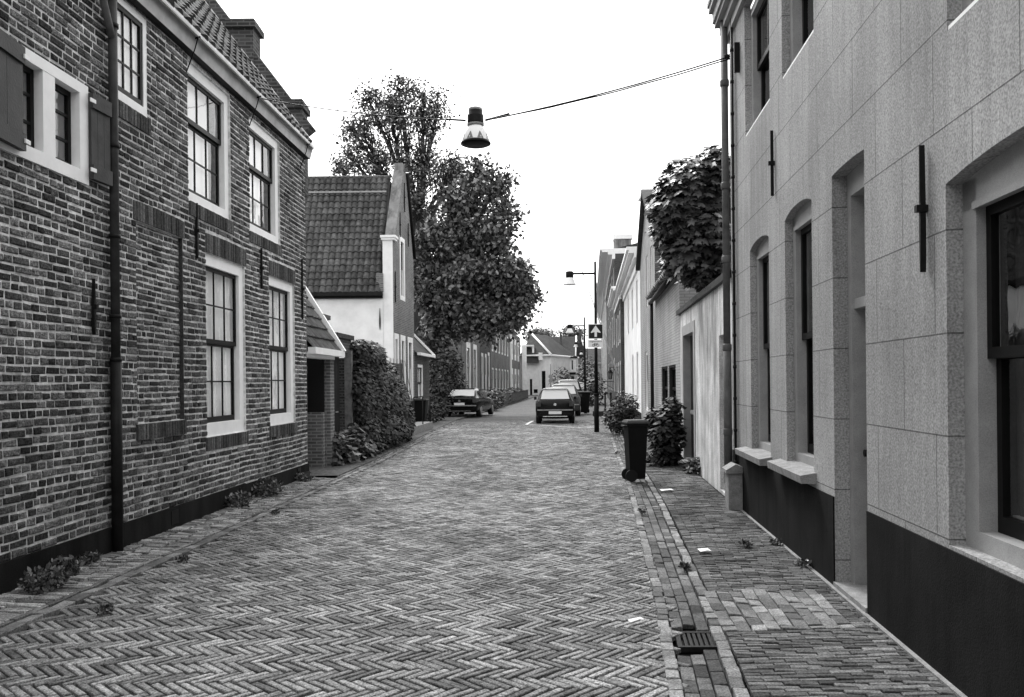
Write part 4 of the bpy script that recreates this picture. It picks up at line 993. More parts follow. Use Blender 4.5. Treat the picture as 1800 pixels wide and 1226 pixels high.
for i in range(14):
    c=D(1150+rnd.uniform(0,120),330,d)
b.build('trunk',M['bark'],CT)
C=np.concatenate(Cs);O_=np.concatenate(Os)
leaves('crown',C,.17,LOBE,M['leafc'],CT,droop=1.2,outward=O_*.7+np.array([-.1,-.3,.7]))
# shrubs on the right pavement
bush('bush','glossy broad-leaved shrub standing against the pale garden wall behind the black bin',[(g3(1172,760,17.0),(.33,.5,.55)),(g3(1180,725,17.2),(.22,.4,.35)),(g3(1155,745,17.4),(.25,.4,.35)),(g3(1165,800,17.),(.33,.4,.3)),(g3(1183,770,17.3),(.2,.4,.5))],2300,.13,m='leafd')
bush('bush','rounded dark bush behind the small iron posts on the right pavement',[(g3(1095,720,27.5),(.42,.6,.6)),(g3(1085,735,27.5),(.5,.6,.45)),(g3(1108,715,28.5),(.3,.5,.5))],1600,.11)
bush('plant','tiny weed clump growing at the base of the pale wall beside the wide garden door',[(tuple(RF.P(15.4,.1,.15)),(.12,.2,.2))],90,.12)
# ================================================================ RIGHT ROW OF HOUSES
def facade(name,label,fr,a0,a1,z1,m,wins=(),mw='white',cornice=None,plinth=None,depth=8,roof=None,dpt=.1,sidem=None,frame=.11,back='room',cols=2,mf='white'):
    T=thing(name,fr.P((a0+a1)/2,0,0),label,'house'); b=MB()
    wallface(b,fr,a0,a1,0,z1,[(p,q,g0,g1,0,dpt) for (p,q,g0,g1) in wins]); b.build('facade',M[m],T)
    b=MB()
    for a in (a0,a1): b.poly([fr.P(a,0,0),fr.P(a,-depth,0),fr.P(a,-depth,z1),fr.P(a,0,z1)],[(0,0),(depth,0),(depth,z1),(0,z1)])
    b.poly([fr.P(a0,-depth,0),fr.P(a1,-depth,0),fr.P(a1,-depth,z1),fr.P(a0,-depth,z1)]); b.build('side_wall',M[sidem or m],T)
    for (p,q,g0,g1) in wins: sash(fr,p,q,g0,g1,T,fw=frame,cols=cols,rows=(1,1),nf=-.02,back=back,mf=mf)
    if cornice:
        b=MB()
        for (n1,dz0,dz1) in ((.08,-.65,-.35),(.22,-.35,-.18),(.42,-.18,-.06),(.5,-.06,.06)): b.fbox(fr,a0-.02,a1+.02,-.05,n1*cornice,z1+dz0,z1+dz1)
        b.fbox(fr,a0-.02,a0+.03,-1.2,-.05,z1-.3,z1+.06)
        b.build('cornice',M['white'],T)
    rz=roof or 2.2
    b=MB(); e=.0
    b.poly([fr.P(a0,.0,z1+.02),fr.P(a1,.0,z1+.02),fr.P(a1,-depth/2,z1+rz),fr.P(a0,-depth/2,z1+rz)]); b.poly([fr.P(a0,-depth,z1),fr.P(a1,-depth,z1),fr.P(a1,-depth/2,z1+rz),fr.P(a0,-depth/2,z1+rz)])
    for a in (a0,a1): b.poly([fr.P(a,0,z1),fr.P(a,-depth,z1),fr.P(a,-depth/2,z1+rz)])
    b.build('roof',M['roofd'],T)
    if plinth:
        b=MB(); b.fbox(fr,a0,a1,-.05,.03,0,plinth); b.build('plinth',M['plinth'],T)
    return T
# low painted brick house with pantile eave
y5a,y5b=WE+.02,25.2
H5=facade('low_house','low grey painted brick house with pantiled eave just beyond the pale garden wall',RF,y5a,y5b,4.05,'fbrickg',[(19.4,21.1,.9,2.08),(21.4,23.2,.9,2.08)],roof=2.0,frame=.05,mf='darkwood')
Ur=RF.u.normalized(); S5=(-RF.n*3.0+Vector((0,0,1.9))).normalized()
V,Fc=pantiles(RF.P(y5a,.22,4.1),Ur,S5,y5b-y5a,1.2,seed=9,tw=.28,th=.35,amp=.05); raw('eave_tiles',V,Fc,M['setts3'],H5)
b=MB(); b.tube([RF.P(y5a,.15,4.0),RF.P(y5b,.15,4.0)],.06,8); b.tube([RF.P(25.0,.12,4.0),RF.P(25.0,.12,0)],.05,8); b.build('gutter',M['darkpipe'],H5)
# narrow gabled house
y4a,y4b=25.22,32.3; ym=(y4a+y4b)/2
H4=thing('narrow_house',RF.P(ym,0,0),'narrow light grey gable-fronted house with dark overhanging verges above the low brick house','house')
def t4(a): return 6.4+1.6*(a-y4a)/(28.6-y4a) if a<28.6 else 8.0-2.0*(a-28.6)/(y4b-28.6)
o4=[(26.2,27.0,4.2,5.9,0,.1),(28.2,29.0,4.2,5.9,0,.1),(26.2,27.4,.1,2.9,0,.15),(28.6,30.0,.7,2.7,0,.1)]
b=MB(); wallface(b,RF,y4a,y4b,0,6,o4,top=(t4,[28.6])); b.build('facade',M['fbrickg'],H4)
b=MB(); b.poly([RF.P(y4a,0,0),RF.P(y4a,-9,0),RF.P(y4a,-9,6.4),RF.P(y4a,0,6.4)],[(0,0),(9,0),(9,6.4),(0,6.4)]); b.poly([RF.P(y4b,0,0),RF.P(y4b,-9,0),RF.P(y4b,-9,6),RF.P(y4b,0,6)]); b.build('side_wall',M['fbrickd'],H4)
for o in o4[:2]+o4[3:]: sash(RF,o[0],o[1],o[2],o[3],H4,fw=.09,cols=1,rows=(1,1),back='room',nf=-.03)
b=MB(); b.fbox(RF,26.2,27.4,-.2,-.14,.1,2.9); b.build('door',M['black'],H4)
b=MB()
for s0,s1,zz0 in ((y4a,28.6,6.38),(y4b+.1,28.6,5.9)):
    b.faces([RF.P(s0,.16,zz0),RF.P(s1,.16,7.98),RF.P(s1,-9,7.98),RF.P(s0,-9,zz0),RF.P(s0,.16,zz0+.14),RF.P(s1,.16,8.12),RF.P(s1,-9,8.12),RF.P(s0,-9,zz0+.14)],[(3,2,1,0),(4,5,6,7),(0,1,5,4),(1,2,6,5),(2,3,7,6),(3,0,4,7)])
b.build('roof',M['roofd'],H4)
# white house with cornice
facade('white_house','white house with heavy white cornice and narrow windows on the right of the street',RF,32.32,46.9,6.75,'whitewall',[(34,35.3,4.0,5.9),(37.6,38.9,4.0,5.9),(41.5,42.9,4.0,5.9),(34,35.3,.9,2.9),(37.6,38.9,.9,2.9)],cornice=1,plinth=.5,frame=.07,roof=1.8)
RG=street(1.68,.0925,'R')
facade('dark_brick_house','dark brick house with white lintels and small cornice beyond the white cornice house',RG,47,57.9,6.9,'fbrickd',[(48.2,49.8,3.9,5.8),(51.4,53,3.9,5.8),(54.5,56,3.9,5.8),(48.2,49.8,.9,2.9),(51.4,53,.9,2.9),(54.5,56,.1,2.9)],cornice=1.,frame=.22,roof=2)
facade('tall_house','tall brown brick house with deep white cornice rising above its neighbours on the right',RG,58,88,10.7,'fbrickd',[(60+i*5,61.8+i*5,z,z+2.4) for i in range(5) for z in (1.,4.3,7.5)],cornice=2.,frame=.2,roof=1.)
b=MB(); 
facade('far_house','farthest tall pale brick house on the right with cornice',RG,89,135,12.0,'fbrickg',[(92+i*6,94+i*6,z,z+2.4) for i in range(5) for z in (1.2,4.6,8.)],cornice=2.,frame=.3,roof=1.)
# chimneys behind the cornice houses
def chim(px0,px1,pt,d,label,m='whitewall',h=3.5):
    T=thing('chimney',(D((px0+px1)/2,pt,d).x,d,D(0,pt,d).z-h),label,'chimney'); c0=D(px0,pt,d); c1=D(px1,pt,d)
    b=MB(); b.box(c0.x+.1,c1.x-.1,d,d+.9,c0.z-h,c0.z-.3); b.build('shaft',M[m],T); b=MB(); b.box(c0.x,c1.x,d-.1,d+1.,c0.z-.3,c0.z); b.build('cap',M['white'],T)
chim(1078,1112,413,60,'wide rendered chimney with pale cap on the tall brown brick house','side',2.6)
chim(1127,1150,333,36,'brick chimney block just behind the maple crown','fbrick',3.2)
# lanterns
def lantern(fr,a,z,label,out=.5):
    p=fr.P(a,out,z); T=thing('wall_lantern',p,label,'lantern','wall lanterns on the right-hand houses'); s=.16
    b=MB(); b.lathe(p,[(s*.6,-.35),(s,.0)],6,smooth=False); b.build('lantern_glass',M['lampfacet'],T)
    b=MB(); b.lathe(p,[(s*1.25,0),(s*.9,.08),(s*.3,.20),(.03,.26),(.03,.33)],6,smooth=False); b.lathe(p,[(s*.7,-.38),(s*.7,-.34)],6)
    for k in range(6):
        an=k*math.pi/3; b.tube([(p.x+s*.62*math.cos(an),p.y+s*.62*math.sin(an),p.z-.35),(p.x+s*1.02*math.cos(an),p.y+s*1.02*math.sin(an),p.z)],.014,4)
    b.build('lantern_frame',M['iron'],T)
    b=MB(); b.tube([fr.P(a,0,z+.35),fr.P(a,out,z+.35),p+Vector((0,0,.3))],.02,6); b.tube([fr.P(a,0,z-.2),fr.P(a,out*.6,z+.3)],.014,6); b.build('bracket',M['iron'],T)
lantern(RG,52,D(1104,655,50).z,'iron wall lantern on the dark brick house just right of the street')
lantern(RG,61,D(1053,682,62).z+.1,'iron wall lantern on a long bracket at the tall brown brick house',1.5)
lantern(street(-6.3,.065,'L'),0.1,-20,'x') if False else None
# flag pole
fp=D(1009,435,52); fq=D(1088,665,52)
b=MB(); b.tube([fq,fp],[.06,.035],8); fo=b.build('flag_pole',M['white'],None); tag(fo,'bare white flag pole slanting out over the street from the right-hand houses','flag pole')
# ================================================================ LAMP POSTS AND SIGN
def lamppost(base,top,arm,zarm,label,dr=-1,two=True):
    T=thing('street_lamp',base,label,'street lamp','street lamps on posts'); x,y,z=base
    b=MB(); b.tube([(x,y,0),(x,y,1.25)],.085,12); b.tube([(x,y,1.25),(x,y,1.32)],[.10,.10],12); b.build('post_base',M['black'],T)
    b=MB(); b.tube([(x,y,1.3),(x,y,2.6),(x,y,top)],[.066,.055,.038],12); b.build('post',M['black'],T)
    b=MB(); b.tube([(x,y,zarm),(x+dr*arm,y,zarm)],.035,8); b.build('arm',M['black'],T)
    hx=x+dr*(arm+.02)
    b=MB(); b.lathe((hx,y,zarm),[(.09,.08),(.13,.06),(.13,-.10),(.12,-.14)],16); b.build('lamp_housing',M['black'],T)
    b=MB(); b.lathe((hx,y,zarm),[(.12,-.14),(.17,-.28),(.21,-.36)],18,cap=False); b.lathe((hx,y,zarm),[(.215,-.355),(.22,-.375),(.05,-.40)],18); b.build('lamp_shade',M['lampglass'],T)
    return T
g=G(1049,760); k=g.y
zt=D(1047,460,k).z; za=D(1047,481,k).z
lamppost((g.x,g.y,0),zt,(1047-1003)/F*k,za,'nearest black lamp post with single arm and bell lamp carrying the arrow sign')
g2=G(1029,727); lamppost((g2.x,g2.y,0),D(1028,558,g2.y).z,.78,D(1028,573,g2.y).z,'second black lamp post behind the parked hatchback')
d=78; lamppost((D(1027,700,d).x,d,0),D(1018,596,d).z,.7,D(1018,603,d).z,'third lamp post further down the street past the second one')
d=104; lamppost((D(1033,700,d).x,d,0),D(1018,612,d).z,.7,D(1018,618,d).z,'farthest and smallest lamp post at the street end')
SG=thing('traffic_sign',(g.x,g.y-.1,2.6),'square one-way arrow sign with cycle exemption plate fixed to the nearest lamp post','road sign')
yy=g.y-.12; c=D(1047,583,yy); hw=.255
b=MB(); b.box(c.x-hw,c.x+hw,yy-.01,yy+.01,c.z-hw,c.z+hw); b.build('sign_border',M['signwhite'],SG)
b=MB(); h2=hw-.025; b.box(c.x-h2,c.x+h2,yy-.014,yy-.010,c.z-h2,c.z+h2); b.build('sign_panel',M['bluesign'],SG)
b=MB(); s=h2/25.; P=[(0,22),(-18,-3),(-16.5,-5.5),(-4.5,-2.2),(-4.5,-20),(4.5,-20),(4.5,-2.2),(16.5,-5.5),(18,-3)]
b.poly([(c.x+x*s,yy-.017,c.z+z*s) for x,z in P]); b.build('arrow',M['signwhite'],SG)
b=MB(); zb=c.z-hw-.02; b.box(c.x-.26,c.x+.24,yy-.01,yy+.01,zb-.27,zb); b.build('sub_plate',M['signwhite'],SG)
text_mesh('uitgezonderd',.078,M['black'],SG,Matrix.Translation((c.x-.01,yy-.013,zb-.085))@Matrix.Rotation(R_(90),4,'X'))
b=MB()
def circ(cx,cz,r,t=.006,n=18):
    for i in range(n):
        a0,a1=2*math.pi*i/n,2*math.pi*(i+1)/n
        b.poly([(cx+(r-t)*math.cos(a0),yy-.0135,cz+(r-t)*math.sin(a0)),(cx+(r+t)*math.cos(a0),yy-.0135,cz+(r+t)*math.sin(a0)),(cx+(r+t)*math.cos(a1),yy-.0135,cz+(r+t)*math.sin(a1)),(cx+(r-t)*math.cos(a1),yy-.0135,cz+(r-t)*math.sin(a1))])
def seg(p,q,w_=.006):
    p=Vector(p);q=Vector(q);d=(q-p).normalized();n=Vector((-d.y,d.x))*w_
    b.poly([(c.x+v.x,yy-.014,zb+v.y) for v in (p-n,q-n,q+n,p+n)])
circ(c.x-.075,zb-.19,.042); circ(c.x+.065,zb-.19,.042)
for p,q in (((-.075,-.19),(-.04,-.14)),((-.04,-.14),(.045,-.14)),((-.005,-.19),(-.04,-.14)),((-.075,-.19),(-.005,-.19)),((-.005,-.19),(.045,-.14)),((.065,-.19),(.04,-.12)),((.04,-.12),(.06,-.115)),((-.045,-.125),(-.02,-.125)),((-.04,-.14),(-.04,-.125))): seg(p,q)
b.build('bicycle_symbol',M['black'],SG)
# small bollards / low rail near the lamp
def bollard(px,py,d,ztop,label,r=.035):
    p=D(px,py,d); T=thing('bollard',(p.x,d,0.06),label,'bollard','thin iron posts on the right pavement')
    b=MB(); b.tube([(p.x,d,.0),(p.x,d,ztop-.05)],r,8); b.build('post',M['iron'],T); b=MB(); b.lathe((p.x,d,ztop),[(.03,-.05),(r*1.4,-.02),(r*1.1,.02),(.01,.05)],10); b.build('finial',M['iron'],T)
bollard(1064,730,33,1.25,'thin iron post left of the rounded bush on the right pavement'); bollard(1074,740,29.,1.3,'slightly taller thin iron post in front of the rounded bush')
b=MB(); p=D(1060,735,33.5); b.box(p.x-.4,p.x+.7,33.4,33.55,.35,.55); b.box(p.x-.35,p.x-.25,33.42,33.53,0,.35); b.box(p.x+.55,p.x+.65,33.42,33.53,0,.35); o=b.build('bench',M['darkwood']); tag(o,'low dark bench-like rail behind the lamp post beside the bush','bench')
bush('bush','far dark hedge on the right pavement behind the sign post',[(g3(1043,690,60),(.9,2.5,1.6)),(g3(1035,665,66),(1.,2.5,1.8))],1500,.22)
# ================================================================ LEFT: garden, cars, far row
bush('bush','large dark shrub under the broad tree behind the parked dark saloon',[(g3(780,665,44),(1.1,1.6,1.5)),(g3(768,700,42),(1.0,1.4,.9)),(g3(795,690,46),(.9,1.5,1.3)),(g3(790,640,45),(.8,1.3,.8))],4200,.17)
bush('bush','low garden plants beside the bin in front of the dark saloon',[(g3(768,722,38),(.6,.8,.4)),(g3(757,735,36.),(.35,.7,.35))],900,.12)
cobj=[]
def loft(b,sec,smooth=True):
    """sec: list of lists of half section points (x,z) at y; mirrored"""
    n=len(sec[0][1]); rows=[]
    for y,pts in sec:
        ring_=[(x,y,z) for x,z in pts]+[(-x,y,z) for x,z in reversed(pts[:-1])]
        rows.append(b.vs(ring_)); m_=len(ring_)
    for r0,r1 in zip(rows,rows[1:]):
        for k in range(m_-1): b.f.append((r0+k,r0+k+1,r1+k+1,r1+k)); b.sm.append(smooth); b.uv+=[(0,0)]*4
        b.f.append((r0+m_-1,r0,r1,r1+m_-1)); b.sm.append(smooth); b.uv+=[(0,0)]*4
    for r0,rv in ((rows[0],0),(rows[-1],1)):
        f=list(range(r0,r0+m_)); b.f.append(tuple(f if rv else f[::-1])); b.sm.append(smooth); b.uv+=[(0,0)]*m_
def car(loc,rz,label,kind='hatch',paint='carblack',W_=1.64,Lc=3.6,Hc=1.48,detail=True,name='parked_car'):
    T=thing(name,loc,label,'car','cars parked in the street',rz); h=W_/2; s=Hc/1.48
    def sec(y,zb,zbelt,ztop,wt,wf=1.):
        w_=h*wf
        return (y,[(w_*.86,zb),(w_*.98,zb+.12),(w_,(zb+zbelt)/2),(w_*.985,zbelt-.08),(w_*.93,zbelt),(wt*h,ztop-.07),(wt*h*.86,ztop-.015),(0,ztop+.012)])
    if kind=='hatch':
        S_=[sec(0,.28,.90,.93,.82,.90),sec(.05,.22,.92*s,.97*s,.82,.97),sec(.12,.2,.93*s,1.03*s,.80),sec(.42,.2,.94*s,1.42*s,.70),sec(.8,.2,.94*s,1.47*s,.70),sec(1.7,.2,.92*s,1.49*s,.70),sec(2.1,.2,.92*s,1.42*s,.70),sec(2.75,.2,.92*s,.98*s,.80),sec(3.25,.2,.85*s,.88*s,.80),sec(Lc-.08,.24,.68*s,.72*s,.75,.92),sec(Lc,.3,.6*s,.64*s,.7,.85)]
        rg=[(.73,.115,1.0*s),(.60,.42,1.40*s)]
    else:
        S_=[sec(0,.32,.86,.90,.80,.88),sec(.06,.24,.92,.98,.82,.96),sec(.35,.22,.95,1.04,.80),sec(.95,.2,.95,1.32,.68),sec(1.5,.2,.94,1.42,.66),sec(2.4,.2,.92,1.42,.66),sec(3.3,.2,.90,.98,.80),sec(4.2,.22,.80,.84,.78,.95),sec(4.55,.3,.6,.64,.7,.85)]
        rg=[(.74,.34,1.02),(.60,1.0,1.36)]
    b=MB(); loft(b,S_); bo=b.build('body',M[paint],T,local=True)
    sm=bo.modifiers.new('s','SUBSURF'); sm.levels=1; sm.render_levels=2
    def quad(P,name_,m,par=T,t=.012):
        b=MB(); b.poly(P); return b.build(name_,M[m],par,local=True)
    (x0,y0,z0),(x1,y1,z1)=rg; x0*=h;x1*=h
    e=.030
    b=MB(); K=6
    def rp(t,u): # rear screen
        x=(x0+(x1-x0)*u)*t; return (x,y0+(y1-y0)*u-e+.03*t*t*0,z0+(z1-z0)*u+e*.6)
    b.poly([rp(-1,0),rp(1,0),rp(1,.9),rp(.93,1),rp(-.93,1),rp(-1,.9)]); b.build('rear_window',M['carglass_refl'],T,local=True)
    b=MB(); b.box(-x1*1.02,x1*1.02,y1-.10,y1+.10,z1+.015,z1+.05); b.build('roof_spoiler',M['chrome' if kind=='hatch' else paint],T,local=True)
    for sd_ in (-1,1):
        ya_,yb_=(.55,2.55) if kind=='hatch' else (1.15,3.0)
        b=MB(); xb,xt=sd_*h*.935,sd_*h*.725; b.poly([(xb,ya_,.97*s),(xb,yb_,.97*s),(xt,yb_-.5,1.36*s),(xt,ya_+.12,1.36*s)]); b.build('side_window',M['cardark'],T,local=True)
        b=MB(); q_=h*.88
        b.faces([(sd_*q_,-.005,.72),(sd_*h*.72,-.025,.72),(sd_*h*.72,-.02,.92),(sd_*q_,.0,.94),(sd_*h*.995,.15,.75),(sd_*h*.985,.18,.94)],[(0,1,2,3),(0,3,5,4)]); b.build('tail_light',M['lampred'],T,local=True)
        b=MB(); b.lathe((0,0,0),[(0.02,0)],4) if False else None
        b.box(*sorted((sd_*h*1.0,sd_*h*1.14)),2.2,2.32,.95,1.08); b.build('wing_mirror',M[paint],T,local=True)
        for yw in ((.55,Lc-.72) if kind=='hatch' else (.85,3.7)):
            b=MB(); b.tube([(sd_*(h-.22),yw,.30),(sd_*(h-.02),yw,.30)],.30,22); wh=b.build('wheel',M['tyre'],T,local=True)
            b=MB(); b.tube([(sd_*(h-.03),yw,.30),(sd_*(h+.004),yw,.30)],.20,18); b.build('rim',M['rim'],wh,local=True)
    b=MB(); b.box(-h*.9,h*.9,-.05,.02,.55,.60); b.build('bumper_strip',M['stone'],T,local=True)
    b=MB(); zz=.47 if kind=='hatch' else .66; b.box(-.26,.26,-.065,-.03,zz-.06,zz+.055); npl=b.build('number_plate',M['signwhite'],T,local=True)
    b=MB(); b.tube([(0,-.03,.80),(0,-.06,.80)],.055,16); b.build('badge',M['chrome'],T,local=True)
    b=MB(); b.box(-h*.62,h*.62,-.02,.02,.30,.33); b.build('diffuser',M['chrome'],T,local=True)
    return T
cl=G(943,745); cr_=G(1010,750)
car((D(976,745,34.6).x,34.6,0),R_(-3),'small black hatchback seen from behind, nearest in the row of parked cars',W_=1.60)
car((D(985,700,42.5).x+.15,42.5,0),R_(-3),'dark estate car parked directly ahead of the black hatchback',W_=1.72,Lc=3.9,Hc=1.62,paint='cargrey')
car((D(995,700,50.).x+.15,50.0,0),R_(-3),'taller dark car third in the row of parked cars',W_=1.75,Lc=3.9,Hc=1.86,paint='carblack')
car((D(1013,700,62).x,62,0),R_(-3),'pale car farthest along the row of parked cars on the right',W_=1.75,Lc=3.9,Hc=1.7,paint='signgrey')
car((D(808,735,41.5).x,41.5,.03),R_(-10),'black saloon car parked on the left beside the garden fence',kind='sal',W_=1.82,paint='carblack')
# fence along left gardens
FN=thing('picket_fence',(-1.6,55,0),'low iron picket fence before the front gardens of the left-hand row','fence')
FF=[(-2.2,47.5),(-1.25,54),(-.1,66),(.9,78),(1.7,90)]
b=MB(); rb_=MB()
for (x0,y0),(x1,y1) in zip(FF,FF[1:]):
    n=int(math.hypot(x1-x0,y1-y0)/.5)
    for i in range(n):
        t=i/n; x=x0+(x1-x0)*t; y=y0+(y1-y0)*t; b.box(x-.02,x+.02,y-.03,y+.03,.05,.95)
    rb_.tube([(x0,y0,.9),(x1,y1,.9)],.02,4); rb_.tube([(x0,y0,.2),(x1,y1,.2)],.02,4)
o=b.build('pickets',M['wood'],FN); tag(o,kind='stuff'); rb_.build('rail',M['iron'],FN)
hed=[]
for i,(px,py,d) in enumerate(((862,705,52),(872,700,58),(885,700,66),(897,697,75),(906,694,84),(915,694,92))):
    hed.append((g3(px-4,py,d),(.8,2.6,.75)))
bush('hedge','dark mixed hedge growing behind the picket fence on the left',hed,5200,.2,cat='hedge')
FLf=street(-8.45,.085,'L')
facade('brick_house','tall grey brick house with large white framed windows partly hidden by the broad tree',FLf,59.5,69,7.5,'fbrick',[(61.2,63.6,.9,4.7),(65,67.4,.9,4.7)],frame=.42,sidem='side',roof=3,cols=1)
facade('brick_house','dark brick terraced house with white door surround on the left row',FLf,69.1,77,7.0,'fbrickd',[(70,71.6,.6,4.2),(72.6,74.,.6,4.2),(74.8,76.4,.1,4.4)],frame=.3,roof=3,cols=1)
facade('brick_house','long brown brick terraced house with many narrow windows on the left row',FLf,77.1,97,7.4,'fbrick',[(78+i*3.1,79.6+i*3.1,z,z+2.2) for i in range(6) for z in (.9,4.6)],frame=.18,roof=3,cols=1)
facade('brick_house','last house of the left row with pale corner pilaster and tall white windows',FLf,97.1,113,7.6,'fbrick',[(98.5+i*4.8,101.5+i*4.8,z,z+2.6) for i in range(3) for z in (.8,4.4)],frame=.7,roof=3,cols=1)
b=MB(); b.fbox(FLf,97.0,98.2,.0,.12,0,7.6); o=b.build('pilaster',M['white'],bpy.data.objects['brick_house.004'] if 'brick_house.004' in bpy.data.objects else None)
lantern(FLf,71.2,D(845,625,69).z+1.4,'iron wall lantern on the dark terraced house of the left row',.9)
# street end: white houses
d=112
def zpx(py,d): return EYE+(673-py)/F*d
x=lambda px,d_=d: (px-900)/F*d_
E1=thing('white_house',(x(945),d,0),'white corner house with dark hipped roof closing the end of the street','house')
xa,xb_=x(914),x(969); ze=zpx(626,d)
fe=Fr((xa,d),(1,0),(0,-1))
b=MB(); wallface(b,fe,0,xb_-xa,-.3,ze,[(x(931.5)-xa,x(935.5)-xa,.0,zpx(667,d),0,.3),(x(952.5)-xa,x(959)-xa,.0,zpx(653,d),0,.3),(x(938)-xa,x(945)-xa,.3,.8,0,.2)]); b.poly([(xb_,d,0),(xb_+4.5,d+12,0),(xb_+4.5,d+12,ze),(xb_,d,ze)]); b.poly([(xa,d,0),(xa,d+12,0),(xa,d+12,ze),(xa,d,ze)]); b.build('wall',M['whitewall'],E1)
b=MB(); b.box(x(931),x(960),d+.3,d+.4,-.1,3.4); b.build('door',M['black'],E1)
ap=(x(937),d+4,zpx(588,d+4)); ap2=(x(968),d+9,zpx(590,d+9))
b=MB(); b.poly([(xa,d-.3,ze),(xb_,d-.3,ze),ap]); b.poly([(xb_,d-.3,ze),(xb_+4.5,d+12,ze),ap2,ap]); b.poly([(xa,d-.3,ze),ap,(xa,d+8,ze)]); r_=b.build('roof',M['roofd'],E1)
b=MB(); b.tube([(xb_,d-.3,ze+.1),ap],.16,6); b.tube([(xa,d-.35,ze),(xb_,d-.35,ze)],.12,6); b.tube([(xb_,d-.3,ze),(xb_+4.5,d+12,ze)],.16,6); b.build('hip_flashing',M['white'],r_)
b=MB(); 
P=[(x(926),d-.6,zpx(639,d)),(x(948),d-.6,zpx(640,d)),(x(943),d+.5,zpx(612,d)),(x(926),d+.5,zpx(610,d))]; b.poly(P); b.build('lower_roof',M['roofd'],E1)
b=MB(); b.box(x(918),x(926),d-.7,d+.2,-.1,zpx(608,d)); b.box(x(947),x(954),d-.6,d+.2,zpx(634,d),zpx(621,d)); b.box(x(936),x(939.5),d,d+1.,zpx(621,d),zpx(608,d)); b.box(x(918),x(939),d-.2,d+.8,zpx(609.5,d),zpx(607,d)); b.build('parapet',M['whitewall'],E1)
d3=128
E2=thing('tiled_house',(x(990,d3),d3,0),'wide house with big dark tiled roof and white verge behind the white corner house','house')
zt_=zpx(590,d3); zl=zpx(632,d3)
b=MB(); b.poly([(x(960,d3),d3,zl),(x(1014,d3),d3,zl),(x(1019,d3),d3+5,zt_),(x(955,d3),d3+5,zt_)]); b.poly([(x(1014,d3),d3,zl),(x(1024,d3),d3+10,zl),(x(1019,d3),d3+5,zt_)]); b.build('roof',M['roofd'],E2)
b=MB(); b.box(x(972,d3),x(1024,d3),d3+.2,d3+10,0,zl); b.build('wall',M['fbrick'],E2)
b=MB(); b.tube([(x(1012,d3),d3-.2,zl),(x(1018,d3),d3+4.8,zt_+.1)],.12,6); b.build('verge_board',M['white'],E2)
for (px0,px1,pt) in ((956,963,590),(986.5,990,588),(968,971,597)):
    b=MB(); b.box(x(px0,d3),x(px1,d3),d3+2,d3+3.2,zl+1.,zpx(pt,d3)); b.lathe(((x(px0,d3)+x(px1,d3))/2,d3+2.6,zpx(pt,d3)),[(.15,0),(.15,.5)],8); b.build('chimney',M['fbrickd'],E2)
d4=120
E3=thing('white_house',(x(1002,d4),d4,0),'small white house with two upper windows at the street end left of the lamp posts','house')
f4=Fr((x(990,d4),d4),(1,0),(0,-1)); wd=x(1013,d4)-x(990,d4)
b=MB(); wallface(b,f4,0,wd,0,zpx(630,d4),[(wd*.42,wd*.52,zpx(651,d4),zpx(635,d4),0,.2),(wd*.66,wd*.76,zpx(651,d4),zpx(635,d4),0,.2),(wd*.6,wd*.85,.4,zpx(663,d4),0,.2)]); b.build('wall',M['whitewall'],E3)
b=MB(); b.box(x(990,d4),x(1013,d4),d4+.2,d4+.3,0,zpx(632,d4)); b.build('window',M['room'],E3)
b=MB(); b.fbox(f4,-.1,wd+.2,-.3,.25,zpx(631,d4),zpx(628,d4)); b.fbox(f4,wd*.5,wd*.95,0,.8,zpx(660,d4),zpx(656,d4)); b.build('gutter',M['darkpipe'],E3)
d5=135
E4=thing('end_house',(x(1035,d5),d5,0),'distant dark brick house with pointed gable behind the far lamp posts','house')
b=MB(); b.poly([(x(1010,d5),d5,0),(x(1030,d5),d5,0),(x(1030,d5),d5,zpx(625,d5)),(x(1019,d5),d5,zpx(585,d5)),(x(1010,d5),d5,zpx(625,d5))]); b.build('wall',M['fbrickd'],E4)
b=MB(); b.box(x(1030,d5),x(1075,d5),d5+1,d5+8,0,zpx(640,d5)); b.build('side_wing',M['whitewall'],E4)
b=MB(); b.poly([(x(1028,d5),d5,zpx(640,d5)),(x(1075,d5),d5,zpx(640,d5)),(x(1075,d5),d5+5,zpx(612,d5)),(x(1028,d5),d5+5,zpx(612,d5))]); b.build('roof',M['roofd'],E4)
bush('bush','rounded topiary tree in front of the white houses at the street end',[(g3(986,672,106),(1.4,1.2,2.0)),(g3(997,676,106),(1.2,1.,1.4))],900,.3)
for (px,py,rx,ry) in ((950,590,35,8),(1005,588,22,10)):
    dd_=170; tree('tree','far tree crown showing above the roofs at the street end, '+('left' if px<980 else 'right')+' of the chimneys',(x(px,dd_),dd_,0),.3,D(px,py+18,dd_),[pb(px,py,dd_,rx,ry,1)],1500,.5,6,sig=.5,lim=8)
# round sign at the street end
rs=thing('traffic_sign',(x(968,104),104,0),'small round sign on a thin post before the white corner house','road sign')
b=MB(); b.tube([(x(968,104),104,0),(x(968,104),104,3.9)],.05,6); b.build('post',M['stone'],rs)
b=MB(); 
for z in (zpx(663,104),zpx(670,104)): b.tube([(x(968,104),103.9,z),(x(968,104),103.95,z)],.26,16)
b.build('sign_panel',M['signgrey'],rs)
